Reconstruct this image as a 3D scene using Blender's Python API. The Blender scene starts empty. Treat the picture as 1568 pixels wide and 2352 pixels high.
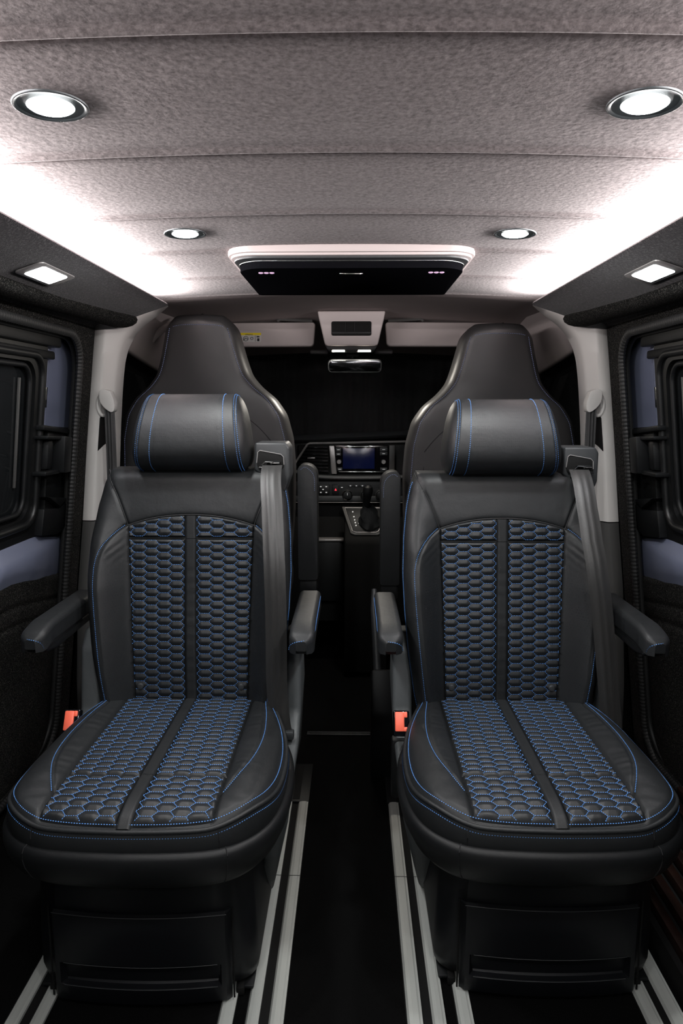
import bpy, bmesh, math, random
import numpy as np
from mathutils import Vector, Matrix
PI = math.pi
random.seed(4)
scene = bpy.context.scene
COL = scene.collection

# ---------------------------------------------------------------- camera, world, exposure
cam = bpy.data.cameras.new('camera')
cam.sensor_fit = 'VERTICAL'; cam.sensor_height = 36.0; cam.lens = 24.0
cam.clip_start = 0.02
camo = bpy.data.objects.new('camera', cam); COL.objects.link(camo)
camo.location = (0.0125, 0, 1.16)
camo.rotation_euler = (math.radians(90 - 8.845), 0, math.radians(0.975))
scene.camera = camo
w = bpy.data.worlds.new('world'); scene.world = w; w.use_nodes = True
w.node_tree.nodes['Background'].inputs[0].default_value = (1.0, 0.98, 0.97, 1)
w.node_tree.nodes['Background'].inputs[1].default_value = 0.03
vs = scene.view_settings
vs.view_transform = 'Standard'; vs.look = 'None'; vs.exposure = 0.0; vs.gamma = 1.0
vs.use_curve_mapping = False
scene.cycles.use_denoising = True
scene.cycles.max_bounces = 8
scene.cycles.diffuse_bounces = 4
scene.cycles.glossy_bounces = 3
scene.cycles.sample_clamp_indirect = 4.0

LED_W = 28.0      # per metre of roof strip
DOWN_W = 3.2     # each downlight
SIDE_W = 0.5     # each rectangular courtesy lamp
MAP_W = 2.0     # each map lamp of the roof console


def area(name, loc, rot, sx, sy, watts, color, spread=PI, parent=None):
    l = bpy.data.lights.new(name, 'AREA'); l.shape = 'RECTANGLE'
    l.size = sx; l.size_y = sy; l.energy = watts; l.color = color; l.spread = spread
    o = bpy.data.objects.new(name, l); COL.objects.link(o)
    o.location = loc; o.rotation_euler = rot
    if parent: o.parent = parent
    return o


# ---------------------------------------------------------------- helpers
def tag(o, label=None, cat=None, group=None, kind=None):
    if label: o['label'] = label
    if cat: o['category'] = cat
    if group: o['group'] = group
    if kind: o['kind'] = kind
    return o


def empty(name, loc=(0, 0, 0), parent=None):
    o = bpy.data.objects.new(name, None); COL.objects.link(o)
    o.location = loc; o.empty_display_size = .05
    if parent: o.parent = parent
    return o


def shade(me, ang=None):
    me.polygons.foreach_set('use_smooth', [True] * len(me.polygons))
    if ang is not None:
        me.set_sharp_from_angle(angle=math.radians(ang))


class MB:
    def __init__(s): s.v = []; s.f = []; s.n = 0
    def add(s, v, f):
        v = np.asarray(v, float).reshape(-1, 3)
        s.v.append(v)
        s.f.extend([tuple(int(i) + s.n for i in q) for q in f]); s.n += len(v)
        return s
    def xf(s, m):
        m = np.array(m)
        s.v = [v @ m[:3, :3].T + m[:3, 3] for v in s.v]; return s
    def build(s, name, m, parent=None, ang=35, loc=None):
        me = bpy.data.meshes.new(name)
        me.from_pydata(np.concatenate(s.v).tolist(), [], s.f)
        me.validate(); me.update(); shade(me, ang)
        me.materials.append(m)
        o = bpy.data.objects.new(name, me); COL.objects.link(o)
        if parent: o.parent = parent
        if loc: o.location = loc
        return o


def box(mb, lo, hi, bev=0.0, seg=2, rot=None, piv=None):
    bm = bmesh.new()
    bmesh.ops.create_cube(bm, size=1)
    lo = Vector(lo); hi = Vector(hi); c = (lo + hi) / 2; d = hi - lo
    for v in bm.verts: v.co = Vector((v.co.x * d.x, v.co.y * d.y, v.co.z * d.z))
    if bev > 0:
        bmesh.ops.bevel(bm, geom=bm.edges[:], offset=min(bev, min(abs(d.x), abs(d.y), abs(d.z)) * .49), segments=seg, profile=.5, affect='EDGES')
    R = rot if rot is not None else Matrix.Identity(3)
    p = Vector(piv) if piv is not None else c
    for v in bm.verts: v.co = R @ (v.co + c - p) + p
    bm.verts.index_update()
    mb.add([v.co[:] for v in bm.verts], [[v.index for v in f.verts] for f in bm.faces]); bm.free()
    return mb


def prism(mb, poly, axis, a, b, bev=0.0, seg=2):
    """polygon given in the two other axes (in x,y,z order), extruded along axis from a to b"""
    bm = bmesh.new()
    def P(p, t):
        return (t, p[0], p[1]) if axis == 'x' else (p[0], t, p[1]) if axis == 'y' else (p[0], p[1], t)
    n = len(poly)
    va = [bm.verts.new(P(p, a)) for p in poly]; vb = [bm.verts.new(P(p, b)) for p in poly]
    bm.faces.new(va); bm.faces.new(vb[::-1])
    for i in range(n): bm.faces.new((va[i], vb[i], vb[(i + 1) % n], va[(i + 1) % n]))
    bmesh.ops.recalc_face_normals(bm, faces=bm.faces[:])
    if bev > 0:
        bm.edges.ensure_lookup_table()
        bmesh.ops.bevel(bm, geom=bm.edges[:], offset=bev, segments=seg, profile=.5, affect='EDGES', clamp_overlap=True)
    bm.verts.index_update()
    mb.add([v.co[:] for v in bm.verts], [[v.index for v in f.verts] for f in bm.faces]); bm.free()
    return mb


def grid(mb, P, nu, nv, closeu=False, flip=False):
    """P: array (nu,nv,3)"""
    P = np.asarray(P, float); f = []
    for i in range(nu if closeu else nu - 1):
        i2 = (i + 1) % nu
        for j in range(nv - 1):
            q = (i * nv + j, i2 * nv + j, i2 * nv + j + 1, i * nv + j + 1)
            f.append(q[::-1] if flip else q)
    mb.add(P.reshape(-1, 3), f); return mb


def tube(mb, pts, r, n=8, closed=False, caps=True, up=(0, 0, 1), sx=1.0, sy=1.0):
    pts = np.asarray(pts, float); m = len(pts)
    r = np.full(m, r) if np.isscalar(r) else np.asarray(r)
    if closed: T = np.roll(pts, -1, 0) - np.roll(pts, 1, 0)
    else:
        T = np.gradient(pts, axis=0)
    T /= np.linalg.norm(T, axis=1)[:, None] + 1e-12
    U = np.asarray(up, float); A = np.cross(T, U); nn = np.linalg.norm(A, axis=1)
    A[nn < 1e-4] = np.cross(T[nn < 1e-4], (0, 1, 0.3)); A /= np.linalg.norm(A, axis=1)[:, None] + 1e-12
    B = np.cross(A, T)
    th = np.linspace(0, 2 * PI, n, endpoint=False)
    P = pts[:, None] + r[:, None, None] * (sx * np.cos(th)[None, :, None] * A[:, None] + sy * np.sin(th)[None, :, None] * B[:, None])
    f = []
    for i in range(m if closed else m - 1):
        i2 = (i + 1) % m
        for j in range(n): f.append((i * n + j, i * n + (j + 1) % n, i2 * n + (j + 1) % n, i2 * n + j))
    if caps and not closed:
        f.append(tuple(range(n))[::-1]); f.append(tuple((m - 1) * n + j for j in range(n)))
    mb.add(P.reshape(-1, 3), f); return mb


def lathe(mb, prof, c, n=40, axis='z'):
    th = np.linspace(0, 2 * PI, n, endpoint=False); pr = np.asarray(prof, float)
    X = pr[:, 0][:, None] * np.cos(th); Y = pr[:, 0][:, None] * np.sin(th); Z = np.repeat(pr[:, 1][:, None], n, 1)
    P = np.stack([X, Y, Z], -1)
    if axis == 'y': P = np.stack([X, -Z, Y], -1)
    P = P + np.asarray(c)
    m = len(pr); f = []
    for i in range(m - 1):
        for j in range(n): f.append((i * n + j, i * n + (j + 1) % n, (i + 1) * n + (j + 1) % n, (i + 1) * n + j))
    f.append(tuple(range(n))[::-1]); f.append(tuple((m - 1) * n + j for j in range(n)))
    mb.add(P.reshape(-1, 3), f); return mb


def rrect(x0, x1, y0, y1, r, n=6):
    """rounded rectangle outline, counterclockwise; r may be 4 radii (x1y1, x0y1, x0y0, x1y0)"""
    rs = (r,) * 4 if np.isscalar(r) else r
    out = []
    for k, (cx, cy, a0) in enumerate(((x1, y1, 0), (x0, y1, 90), (x0, y0, 180), (x1, y0, 270))):
        q = rs[k]; ccx = cx - q if cx == x1 else cx + q; ccy = cy - q if cy == y1 else cy + q
        for i in range(n + 1):
            a = math.radians(a0 + 90 * i / n); out.append((ccx + q * math.cos(a), ccy + q * math.sin(a)))
    return out


def curve(xs, ys, win=.0):
    """smoothed table lookup"""
    xs = np.asarray(xs, float); ys = np.asarray(ys, float)
    X = np.linspace(xs[0], xs[-1], 600); Y = np.interp(X, xs, ys)
    k = max(1, int(win * 600))
    if k > 1:
        pad = np.concatenate([2 * Y[0] - Y[k:0:-1], Y, 2 * Y[-1] - Y[-2:-k - 2:-1]])
        ker = np.hanning(2 * k + 1); ker /= ker.sum()
        Y = np.convolve(pad, ker, 'valid')[:600]
    return lambda q: np.interp(q, X, Y)


def resample(pts, step):
    pts = np.asarray(pts, float); d = np.r_[0, np.cumsum(np.linalg.norm(np.diff(pts, axis=0), axis=1))]
    n = max(2, int(round(d[-1] / step)) + 1); s = np.linspace(0, d[-1], n)
    return np.stack([np.interp(s, d, pts[:, k]) for k in range(pts.shape[1])], 1)


def smooth_path(pts, n=60, it=3):
    """Chaikin"""
    p = np.asarray(pts, float)
    for _ in range(it):
        q = [p[0]]
        for a, b in zip(p[:-1], p[1:]): q += [a * .75 + b * .25, a * .25 + b * .75]
        q.append(p[-1]); p = np.array(q)
    return p


def stitch_segments(mb, A, B, N, wd=.0007, ht=.0009):
    """little thread lozenges from A to B with normals N"""
    A = np.asarray(A); B = np.asarray(B); N = np.asarray(N)
    if len(A) == 0: return mb
    T = B - A; S = np.cross(N, T); S /= np.linalg.norm(S, axis=1)[:, None] + 1e-12
    M1 = A * .75 + B * .25; M2 = A * .25 + B * .75
    V = np.stack([A, M1 + S * wd, M1 + N * ht, M1 - S * wd, M2 + S * wd, M2 + N * ht, M2 - S * wd, B], 1)
    base = [(0, 1, 2), (0, 2, 3), (1, 4, 5, 2), (2, 5, 6, 3), (4, 7, 5), (5, 7, 6)]
    f = []
    for k in range(len(A)):
        o = 8 * k; f += [tuple(i + o for i in q) for q in base]
    mb.add(V.reshape(-1, 3), f); return mb


def stitch_path(mb, P, N, pitch=.0044, ln=.0029, **k):
    """P (n,3) polyline with normals N (n,3)"""
    P = np.asarray(P, float); N = np.asarray(N, float)
    if N.ndim == 1: N = np.tile(N, (len(P), 1))
    d = np.r_[0, np.cumsum(np.linalg.norm(np.diff(P, axis=0), axis=1))]
    m = int(d[-1] / pitch)
    if m < 1: return mb
    s = (np.arange(m) + .5) * d[-1] / m
    I = lambda q, X: np.stack([np.interp(q, d, X[:, c]) for c in range(3)], 1)
    return stitch_segments(mb, I(s - ln / 2, P), I(s + ln / 2, P), I(s, N), **k)


# ---------------------------------------------------------------- materials
def mat(name, col, rough=.5, metal=0.0, spec=.5, coat=0.0, sheen=0.0, emit=None, estr=0.0,
        bump=None, mottle=None, aniso=None):
    """bump: list of (kind, scale, strength, distance); mottle: (scale, colour2, detail, stretch)"""
    m = bpy.data.materials.new(name); m.use_nodes = True
    nt = m.node_tree; b = nt.nodes['Principled BSDF']
    b.inputs['Base Color'].default_value = (*col, 1)
    b.inputs['Roughness'].default_value = rough; b.inputs['Metallic'].default_value = metal
    b.inputs['Specular IOR Level'].default_value = spec
    b.inputs['Coat Weight'].default_value = coat; b.inputs['Coat Roughness'].default_value = .12
    if sheen: b.inputs['Sheen Weight'].default_value = sheen; b.inputs['Sheen Roughness'].default_value = .4
    if emit: b.inputs['Emission Color'].default_value = (*emit, 1); b.inputs['Emission Strength'].default_value = estr
    tc = nt.nodes.new('ShaderNodeTexCoord')
    prev = None
    for (kind, sc, st, dist) in (bump or []):
        if kind == 'noise':
            t = nt.nodes.new('ShaderNodeTexNoise'); t.inputs['Detail'].default_value = 4; out = t.outputs['Fac']
        elif kind == 'vor':
            t = nt.nodes.new('ShaderNodeTexVoronoi'); out = t.outputs['Distance']
        elif kind == 'wave':
            t = nt.nodes.new('ShaderNodeTexWave'); out = t.outputs['Fac']; t.bands_direction = 'Z'
        t.inputs['Scale'].default_value = sc
        nt.links.new(tc.outputs['Object'], t.inputs['Vector'])
        bp = nt.nodes.new('ShaderNodeBump'); bp.inputs['Strength'].default_value = st; bp.inputs['Distance'].default_value = dist
        nt.links.new(out, bp.inputs['Height'])
        if prev: nt.links.new(prev, bp.inputs['Normal'])
        prev = bp.outputs['Normal']
    if prev: nt.links.new(prev, b.inputs['Normal'])
    if mottle:
        sc, c2, det, lo, hi = mottle
        t = nt.nodes.new('ShaderNodeTexNoise'); t.inputs['Scale'].default_value = sc; t.inputs['Detail'].default_value = det
        t.inputs['Roughness'].default_value = .65
        nt.links.new(tc.outputs['Object'], t.inputs['Vector'])
        r = nt.nodes.new('ShaderNodeValToRGB'); r.color_ramp.elements[0].position = lo; r.color_ramp.elements[1].position = hi
        r.color_ramp.elements[0].color = (*col, 1); r.color_ramp.elements[1].color = (*c2, 1)
        nt.links.new(t.outputs['Fac'], r.inputs['Fac']); nt.links.new(r.outputs['Color'], b.inputs['Base Color'])
    return m


M = {}
M['leather'] = mat('black leather', (.0120, .0130, .0140), .50, spec=.32, bump=[('vor', 900, .22, .0004), ('noise', 35, .22, .004)])
M['quilt'] = mat('quilted black leather', (.0112, .0121, .0132), .46, spec=.36, bump=[('vor', 900, .2, .0004)])
M['cab_leather'] = mat('charcoal leatherette', (.034, .033, .0335), .42, spec=.5, bump=[('noise', 700, .3, .0006)])
M['thread'] = mat('blue thread', (.070, .215, .54), .6)
M['thread_pale'] = mat('pale blue thread', (.26, .33, .60), .6)
M['seam'] = mat('dark seam', (.006, .006, .007), .7)
M['webbing'] = mat('grey belt webbing', (.024, .0235, .023), .45, sheen=.2, bump=[('noise', 900, .5, .0006)])
M['webbing_dark'] = mat('black belt webbing', (.02, .02, .021), .6, bump=[('noise', 900, .4, .0006)])
M['plastic'] = mat('black grained plastic', (.0050, .0055, .0062), .50, spec=.32, bump=[('noise', 1200, .35, .0004)])
M['door_black'] = mat('satin black window frame', (.0045, .0048, .0052), .42, bump=[('noise', 900, .2, .0003)])
M['plastic_grey'] = mat('dark grey grained plastic', (.027, .029, .031), .5, bump=[('noise', 1200, .35, .0005)])
M['side_grey'] = mat('grey grained seat plastic', (.065, .071, .074), .5, bump=[('noise', 1200, .35, .0005)])
M['pedestal'] = mat('smooth black plastic', (.0032, .0036, .005), .46, spec=.35, bump=[('noise', 1400, .25, .0003)])
M['gloss'] = mat('gloss black', (.004, .004, .005), .10, spec=.25)
M['tv'] = mat('black screen panel', (.004, .004, .005), .45, spec=.0)
M['matte'] = mat('matte black', (.006, .006, .006), .8, spec=.2)
M['rubber'] = mat('black rubber', (.012, .012, .012), .6)
M['chrome'] = mat('chrome', (.75, .75, .74), .18, metal=1)
M['silver'] = mat('satin silver plastic', (.38, .36, .355), .35, metal=.5)
M['alu'] = mat('brushed aluminium rail', (.48, .49, .465), .5, metal=.1, bump=[('noise', 60, .1, .001)])
M['floor'] = mat('black floor carpet', (.0015, .0015, .0016), .95, spec=.1, bump=[('noise', 500, .6, .002)])
M['headliner'] = mat('grey brown felt headliner', (.165, .140, .139), .95, spec=.1, sheen=.1,
                     mottle=(150, (.385, .335, .333), 4, .33, .67), bump=[('noise', 130, .16, .003)])
M['headliner_cab'] = mat('smooth mauve grey headliner', (.33, .285, .28), .95, spec=.1, bump=[('noise', 700, .3, .001)])
M['carpet'] = mat('charcoal lining carpet', (.004, .004, .004), .95, spec=.1, sheen=.0,
                  mottle=(330, (.085, .080, .072), 3, .50, .72), bump=[('noise', 300, .45, .002)])
M['carpet_pelmet'] = mat('dark grey pelmet carpet', (.016, .0145, .0165), .9, spec=.12, sheen=.12,
                         mottle=(210, (.085, .078, .082), 4, .48, .74), bump=[('noise', 400, .6, .002)])
M['pillar'] = mat('light grey pillar plastic', (.64, .61, .585), .55, bump=[('noise', 900, .15, .0004)])
M['pillar_dark'] = mat('dark grey pillar plastic', (.07, .068, .066), .55, bump=[('noise', 900, .2, .0004)])
M['cream'] = mat('pale pinkish grey plastic', (.50, .44, .43), .5, bump=[('noise', 900, .15, .0004)])
M['paint'] = mat('blue grey painted metal', (.15, .165, .235), .32, coat=.4)
M['bezel'] = mat('grey lamp bezel', (.06, .068, .072), .4, metal=.5)
M['lampglass'] = mat('lit lamp diffuser', (.9, .9, .9), .3, emit=(.96, 1, 1), estr=30)
M['led'] = mat('lit led strip', (1, 1, 1), .5, emit=(1, .93, .92), estr=25)
M['maplamp'] = mat('lit map lamp', (1, 1, 1), .3, emit=(1, .95, .8), estr=5)
M['pink'] = mat('glowing pink reflection', (.3, .2, .28), .3, emit=(.85, .55, .8), estr=.75)  # glow imitating reflections on the overhead screen
M['red'] = mat('red buckle plastic', (.85, .09, .05), .4, emit=None)
M['orange'] = mat('coral buckle plastic', (1.0, .16, .09), .4)
M['yellow'] = mat('yellow label', (.85, .65, .02), .5)
M['white'] = mat('white label print', (.6, .58, .56), .5)
M['black_ink'] = mat('black ink', (.02, .02, .02), .5)
M['red_lit'] = mat('red lit symbol', (.5, .02, .02), .4, emit=(1, .05, .08), estr=1.2)
M['white_lit'] = mat('faint white symbol', (.5, .5, .5), .4, emit=(1, 1, 1), estr=.25)
M['screen'] = mat('blue black display', (.002, .0025, .008), .22, emit=(.01, .02, .12), estr=.12)
M['mirror'] = mat('mirror glass', (.10, .10, .105), .12, metal=1)
M['glass'] = mat('tinted window glass', (.01, .011, .012), .05, spec=.6)
M['curtain'] = mat('black curtain fabric', (.012, .012, .013), .9, sheen=.2, bump=[('noise', 400, .3, .001)])
M['wood'] = mat('dark stained wood', (.008, .0035, .0025), .4, mottle=(14, (.022, .008, .005), 6, .35, .7))

# ================================================================ the setting
def zc(x, y=None):             # crown of the headliner
    return 1.502 - .052 * x * x


SEAMS = [-.51, -.21, .09, .39, .69, .99, 1.288, 1.57, 1.873, 2.153]


def make_ceiling():
    xs = np.linspace(-.80, .80, 90)
    ys = []
    for a, b in zip(SEAMS[:-1], SEAMS[1:]):
        t = np.array([0, .006, .012, .018, .03, .06, .12, .2, .35, .5, .65, .8, .88, .94, .97, .98, .988, .994])
        ys += list(a + (b - a) * t)
    ys.append(SEAMS[-1]); ys = np.array(ys)
    X, Y = np.meshgrid(xs, ys, indexing='ij')
    Z = 1.502 - .052 * X * X
    for a, b in zip(SEAMS[:-1], SEAMS[1:]):
        m = (Y >= a) & (Y < b); t = (Y - a) / (b - a)
        puff = -.0035 * np.clip(np.sin(PI * np.clip(t, 0, 1)), 0, 1) ** .35 - .0035 * np.exp(-((t - .975) / .02) ** 2)
        groove = .006 * np.exp(-((Y - a) / .003) ** 2) + .006 * np.exp(-((Y - b) / .002) ** 2)
        Z[m] += (puff + groove)[m]
    mb = MB(); grid(mb, np.stack([X, Y, Z], -1), len(xs), len(ys))
    # solid roof above, so that the headliner has thickness
    box(mb, (-.84, SEAMS[0] - .02, 1.53), (.84, 2.16, 1.56))
    o = mb.build('ceiling', M['headliner'], ang=None); tag(o, kind='structure')
    # lining of the cab roof: starts a little higher, runs down to the windscreen
    ys = np.array([2.13, 2.14, 2.16, 2.25, 2.4, 2.55, 2.65, 2.75, 2.85, 2.95, 3.05]); zs = np.array([1.56, 1.508, 1.502, 1.506, 1.510, 1.508, 1.500, 1.488, 1.468, 1.43, 1.39])
    xs = np.linspace(-.95, .95, 60)
    X, Y = np.meshgrid(xs, ys, indexing='ij'); Zy = np.interp(Y, ys, zs)
    drop = .07 * X * X + .30 * np.clip(np.abs(X) - .60, 0, 1) ** 1.5 + .12 * np.clip(np.abs(X) - .62, 0, 1)
    Z = Zy - drop
    mb = MB(); grid(mb, np.stack([X, Y, Z], -1), len(xs), len(ys))
    o = mb.build('ceiling_cab', M['headliner_cab'], ang=None); tag(o, kind='structure')


make_ceiling()

mb = MB(); box(mb, (-.95, -.6, -.05), (.95, 3.4, 0)); tag(mb.build('floor', M['floor']), kind='structure')


def xw(z): return .745 + (1.40 - z) * .127


def ring_panel(mb, outer, inner, fn, depth_fn=None):
    """outer/inner: same length outlines in (y,z); fn(y,z,lvl)->xyz"""
    n = len(outer)
    V = [fn(p[0], p[1], 0) for p in outer] + [fn(p[0], p[1], 0) for p in inner] + [fn(p[0], p[1], 1) for p in inner]
    f = [(i, (i + 1) % n, n + (i + 1) % n, n + i) for i in range(n)] + [(n + i, n + (i + 1) % n, 2 * n + (i + 1) % n, 2 * n + i) for i in range(n)]
    mb.add(V, f); return mb


def door_outline(y0, y1, z0, z1, r, n=8, per=12):
    return rrect(y0, y1, z0, z1, r, n)


SEATN = {-1: 'left', 1: 'right'}


def side(s):
    nm = SEATN[s]
    # ---- carpeted wall with the door opening
    mb = MB()
    inner = rrect(-.35, 1.968, .12, 1.362, (.085, .05, .05, .1), 8)
    outer = rrect(-.6, 2.052, .0, 1.43, .0001, 8)
    ring_panel(mb, outer, inner, lambda y, z, l: (s * (xw(z) + (.075 if l else 0)), y + (.125 if l and y > 1.5 else 0), z + (.012 if l and z > 1 else 0)))
    box(mb, (s * .97 if s < 0 else .93, -.6, 0), (-.93 if s < 0 else .97, 3.4, 1.56))
    o = mb.build('wall_' + nm, M['carpet'], ang=30); tag(o, kind='structure')
    # rubber seal round the opening, ribbed
    path = smooth_path(rrect(-.355, 1.964, .115, 1.356, (.085, .05, .05, .1), 8), it=1)
    path = resample(np.vstack([path, path[:1]]), .0028)[:-1]
    pts = np.array([(s * (xw(z) + .002), y, z) for y, z in path])
    r = np.where(np.arange(len(pts)) % 4 < 2, .0100, .0088)
    m2 = MB(); tube(m2, pts, r, 8, closed=True, up=(1, 0, 0), sx=1.25)
    path2 = rrect(-.345, 1.944, .125, 1.348, (.085, .05, .05, .1), 8)
    tube(m2, [(s * (xw(z) + .026), y + (.045 if y > 1.5 else 0), z) for y, z in path2], .008, 8, closed=True, up=(1, 0, 0))
    o = m2.build('trim_%d' % (1 if s < 0 else 2), M['rubber'], ang=46)
    tag(o, kind='structure')

    # ---- pelmet box that hides the roof light strip
    prof = [(.531, 1.4565), (.527, 1.4515), (.531, 1.4460), (.60, 1.424), (.665, 1.402), (.685, 1.396), (.695, 1.404), (.735, 1.395), (.765, 1.37),
            (.79, 1.40), (.80, 1.47), (.60, 1.452), (.54, 1.4555), (.534, 1.4575)]
    ys = np.linspace(-.6, 2.045, 40)
    P = np.array([[(s * px, y, pz) for y in ys] for px, pz in prof])
    m3 = MB(); grid(m3, P, len(prof), len(ys), closeu=True)
    n = len(ys)
    m3.f.append(tuple(i * n for i in range(len(prof)))); m3.f.append(tuple(i * n + n - 1 for i in range(len(prof)))[::-1])
    o = m3.build('pelmet', M['carpet_pelmet'], ang=50)
    tag(o, 'dark carpet-covered pelmet box under the roof along the %s side, hiding a white light strip' % nm, 'pelmet', 'carpeted pelmets')
    # rounded carpet roll under the pelmet, from the door header to the pillar
    m4 = MB()
    yy = np.r_[np.linspace(-.6, 1.9, 20), 1.95, 2.0, 2.04, 2.07, 2.085, 2.09]
    rr = np.r_[np.full(20, .024), .025, .026, .026, .022, .012, .002]
    tube(m4, [(s * (.705 - .05 * max(0, (y - 1.6)) * 1.6), y, 1.402 + .010 * max(0, (y - 1.2))) for y in yy], rr, 14, up=(0, 0, 1), sx=2.0, sy=1.0)
    o = m4.build('trim_%d' % (3 if s < 0 else 4), M['carpet']); tag(o, kind='structure')
    # light strip in the cove
    m5 = MB(); box(m5, (min(s * .552, s * .562), -.5, 1.458), (max(s * .552, s * .562), 2.03, 1.4605))
    o = m5.build('light_strip', M['led'])
    tag(o, 'glowing white light strip on top of the pelmet along the %s roof edge' % nm, 'light strip', 'roof edge light strips')
    area('strip_lamp', (s * .562, .765, 1.4635), (PI, -s * .25, 0), .010, 2.53, LED_W * 2.53, (1, .93, .925))

    # ---- rectangular courtesy lamp in the pelmet
    root = empty('courtesy_lamp', (s * .604, 1.417, 1.4205))
    tag(root, 'lit rectangular lamp with grey bezel in the underside of the %s pelmet' % nm, 'lamp', 'courtesy lamps in the pelmets')
    tilt = Matrix.Rotation(s * -math.atan2(.044, .135), 3, 'Y')
    def P2(mb): return mb.xf(Matrix.Translation((0, 0, 0)) @ tilt.to_4x4().inverted()) if False else mb.xf(Matrix.Rotation(s * math.atan2(.044, .135), 4, 'Y'))
    fr = MB(); prism(fr, rrect(-.030, .030, -.080, .080, .010, 4), 'z', -.0020, .0008, .0010)
    P2(fr).build('bezel', M['pillar_dark'], root).data.materials[0] = M['silver']
    fr = MB(); prism(fr, rrect(-.0215, .0215, -.056, .056, .006, 4), 'z', -.0032, -.001, .001)
    P2(fr).build('diffuser', M['lampglass'], root)
    area('lamp_light', (0, 0, -.012), (0, s * .31, 0), .05, .10, SIDE_W, (.90, .90, 1), parent=root)

    # ---- the sliding door seen through the opening
    offd = .058
    def X(z, off=offd): return s * (xw(z) + off)
    m6 = MB()
    outer = rrect(-.4, 2.10, .02, 1.42, .001, 8); inner = rrect(.05, 1.842, .80, 1.318, .03, 8)
    ring_panel(m6, outer, inner, lambda y, z, l: (X(z, offd + .03 * l), y, z))
    dr = m6.build('door_%d' % (1 if s < 0 else 2), M['paint'], ang=30); tag(dr, kind='structure')
    # soft vertical swage of the door frame
    m = MB(); tube(m, [(X(z, offd), 1.885 + .002 * math.sin(z * 9), z) for z in np.linspace(.83, 1.35, 12)], .006, 8, sy=.5); m.build('door_swage', M['paint'], dr)
    # painted sill under the window
    ys = np.linspace(.05, 2.09, 30); prof = [(.062, .835), (.058, .818), (.047, .805), (.020, .775), (.012, .758), (.012, .735), (.030, .69), (.034, .60)]
    P = []
    for k, (of, z) in enumerate(prof):
        row = []
        for y in ys:
            fade = 1 - min(1, max(0, (y - 1.80) / .26)) ** 1.4 * .98
            zz = z - (.20 * max(0, y - 1.69) if k >= 5 else 0)
            row.append((s * (xw(zz) + offd - .002 - (offd - of) * fade), y, zz))
        P.append(row)
    m = MB(); grid(m, P, len(prof), len(ys)); m.build('sill', M['paint'], dr, ang=60)
    # carpeted lower card with two grooves
    ys = np.linspace(.05, 2.085, 30); rows = np.linspace(0, 1, 90); P = []
    for t in rows:
        row = []
        for y in ys:
            ztop = .722 - .20 * max(0, y - 1.69); z = ztop - t * (ztop - .06)
            d = ztop - z
            g = .006 * (math.exp(-((d - .075) / .006) ** 2) + math.exp(-((d - .125) / .006) ** 2)) + .010 * math.exp(-(d / .006) ** 2)
            row.append((s * (xw(z) + .018 + g + (.03 * max(0, y - 1.9) / .18)), y, z))
        P.append(row)
    m = MB(); grid(m, P, len(rows), len(ys)); m.build('carpet_card', M['carpet'], dr, ang=60)
    # handle: tall tapered housing with a hooked pull
    hz = [(1.868, 1.105), (2.035, 1.095), (2.046, .80), (1.98, .775), (1.872, .795)]
    def slab(poly, o0, o1, name, mt, par, bev=.004):
        mb = MB(); prism(mb, poly, 'x', 0, 1, 0)
        V = mb.v[0]
        for v in V: v[0] = s * (xw(v[2]) + (o0 if v[0] < .5 else o1))
        bm = bmesh.new(); vs_ = [bm.verts.new(v) for v in V]
        for f in mb.f: bm.faces.new([vs_[i] for i in f])
        bmesh.ops.recalc_face_normals(bm, faces=bm.faces[:])
        if bev: bmesh.ops.bevel(bm, geom=bm.edges[:], offset=bev, segments=2, profile=.5, affect='EDGES')
        bm.verts.index_update()
        m_ = MB(); m_.add([v.co[:] for v in bm.verts], [[v.index for v in f.verts] for f in bm.faces]); bm.free()
        return m_.build(name, mt, par)
    hd = slab(hz, offd - .022, offd + .01, 'handle_housing', M['door_black'], dr)
    slab([(1.806, 1.110), (1.972, 1.094), (1.972, 1.080), (1.806, 1.096)], .022, offd, 'handle_cap', M['plastic'], hd, .003)
    slab([(1.884, 1.078), (1.936, 1.072), (1.938, .972), (1.888, .974)], -.004, offd - .01, 'pull', M['plastic'], hd, .005)
    slab([(1.800, 1.082), (1.90, 1.077), (1.90, 1.066), (1.800, 1.072)], .008, offd, 'pull_top', M['plastic'], hd, .003)
    slab([(1.800, .986), (1.90, .984), (1.90, .973), (1.800, .974)], .008, offd, 'pull_base', M['plastic'], hd, .003)
    slab([(1.838, 1.070), (1.874, 1.070), (1.874, .985), (1.838, .985)], .020, offd, 'grip_insert', M['plastic'], hd, .012)
    slab([(1.845, .913), (1.975, .892), (1.930, .872)], .016, offd, 'thumb_ledge', M['plastic'], hd, .004)
    slab([(1.838, .880), (1.93, .868), (1.99, .878), (2.0, .806), (1.94, .790), (1.832, .806)], .022, offd, 'lower_cover', M['plastic'], hd, .004)
    slab([(1.866, 1.21), (1.876, 1.21), (1.876, 1.155), (1.866, 1.155)], offd - .008, offd, 'striker', M['chrome'], dr, .001)
    slab([(1.857, 1.00), (1.864, 1.00), (1.864, .935), (1.857, .935)], offd - .008, offd, 'striker', M['chrome'], dr, .001)
    # ---- window: black frames and dark glass
    m = MB()
    ring_panel(m, rrect(.04, 1.852, .79, 1.33, .03, 8), rrect(.10, 1.79, .862, 1.272, .05, 8), lambda y, z, l: (X(z, offd - .014 + .02 * l), y, z))
    wn = m.build('window_%d' % (1 if s < 0 else 2), M['door_black'], ang=30); tag(wn, kind='structure')
    ring = rrect(.085, 1.822, .845, 1.29, .055, 8)
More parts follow.
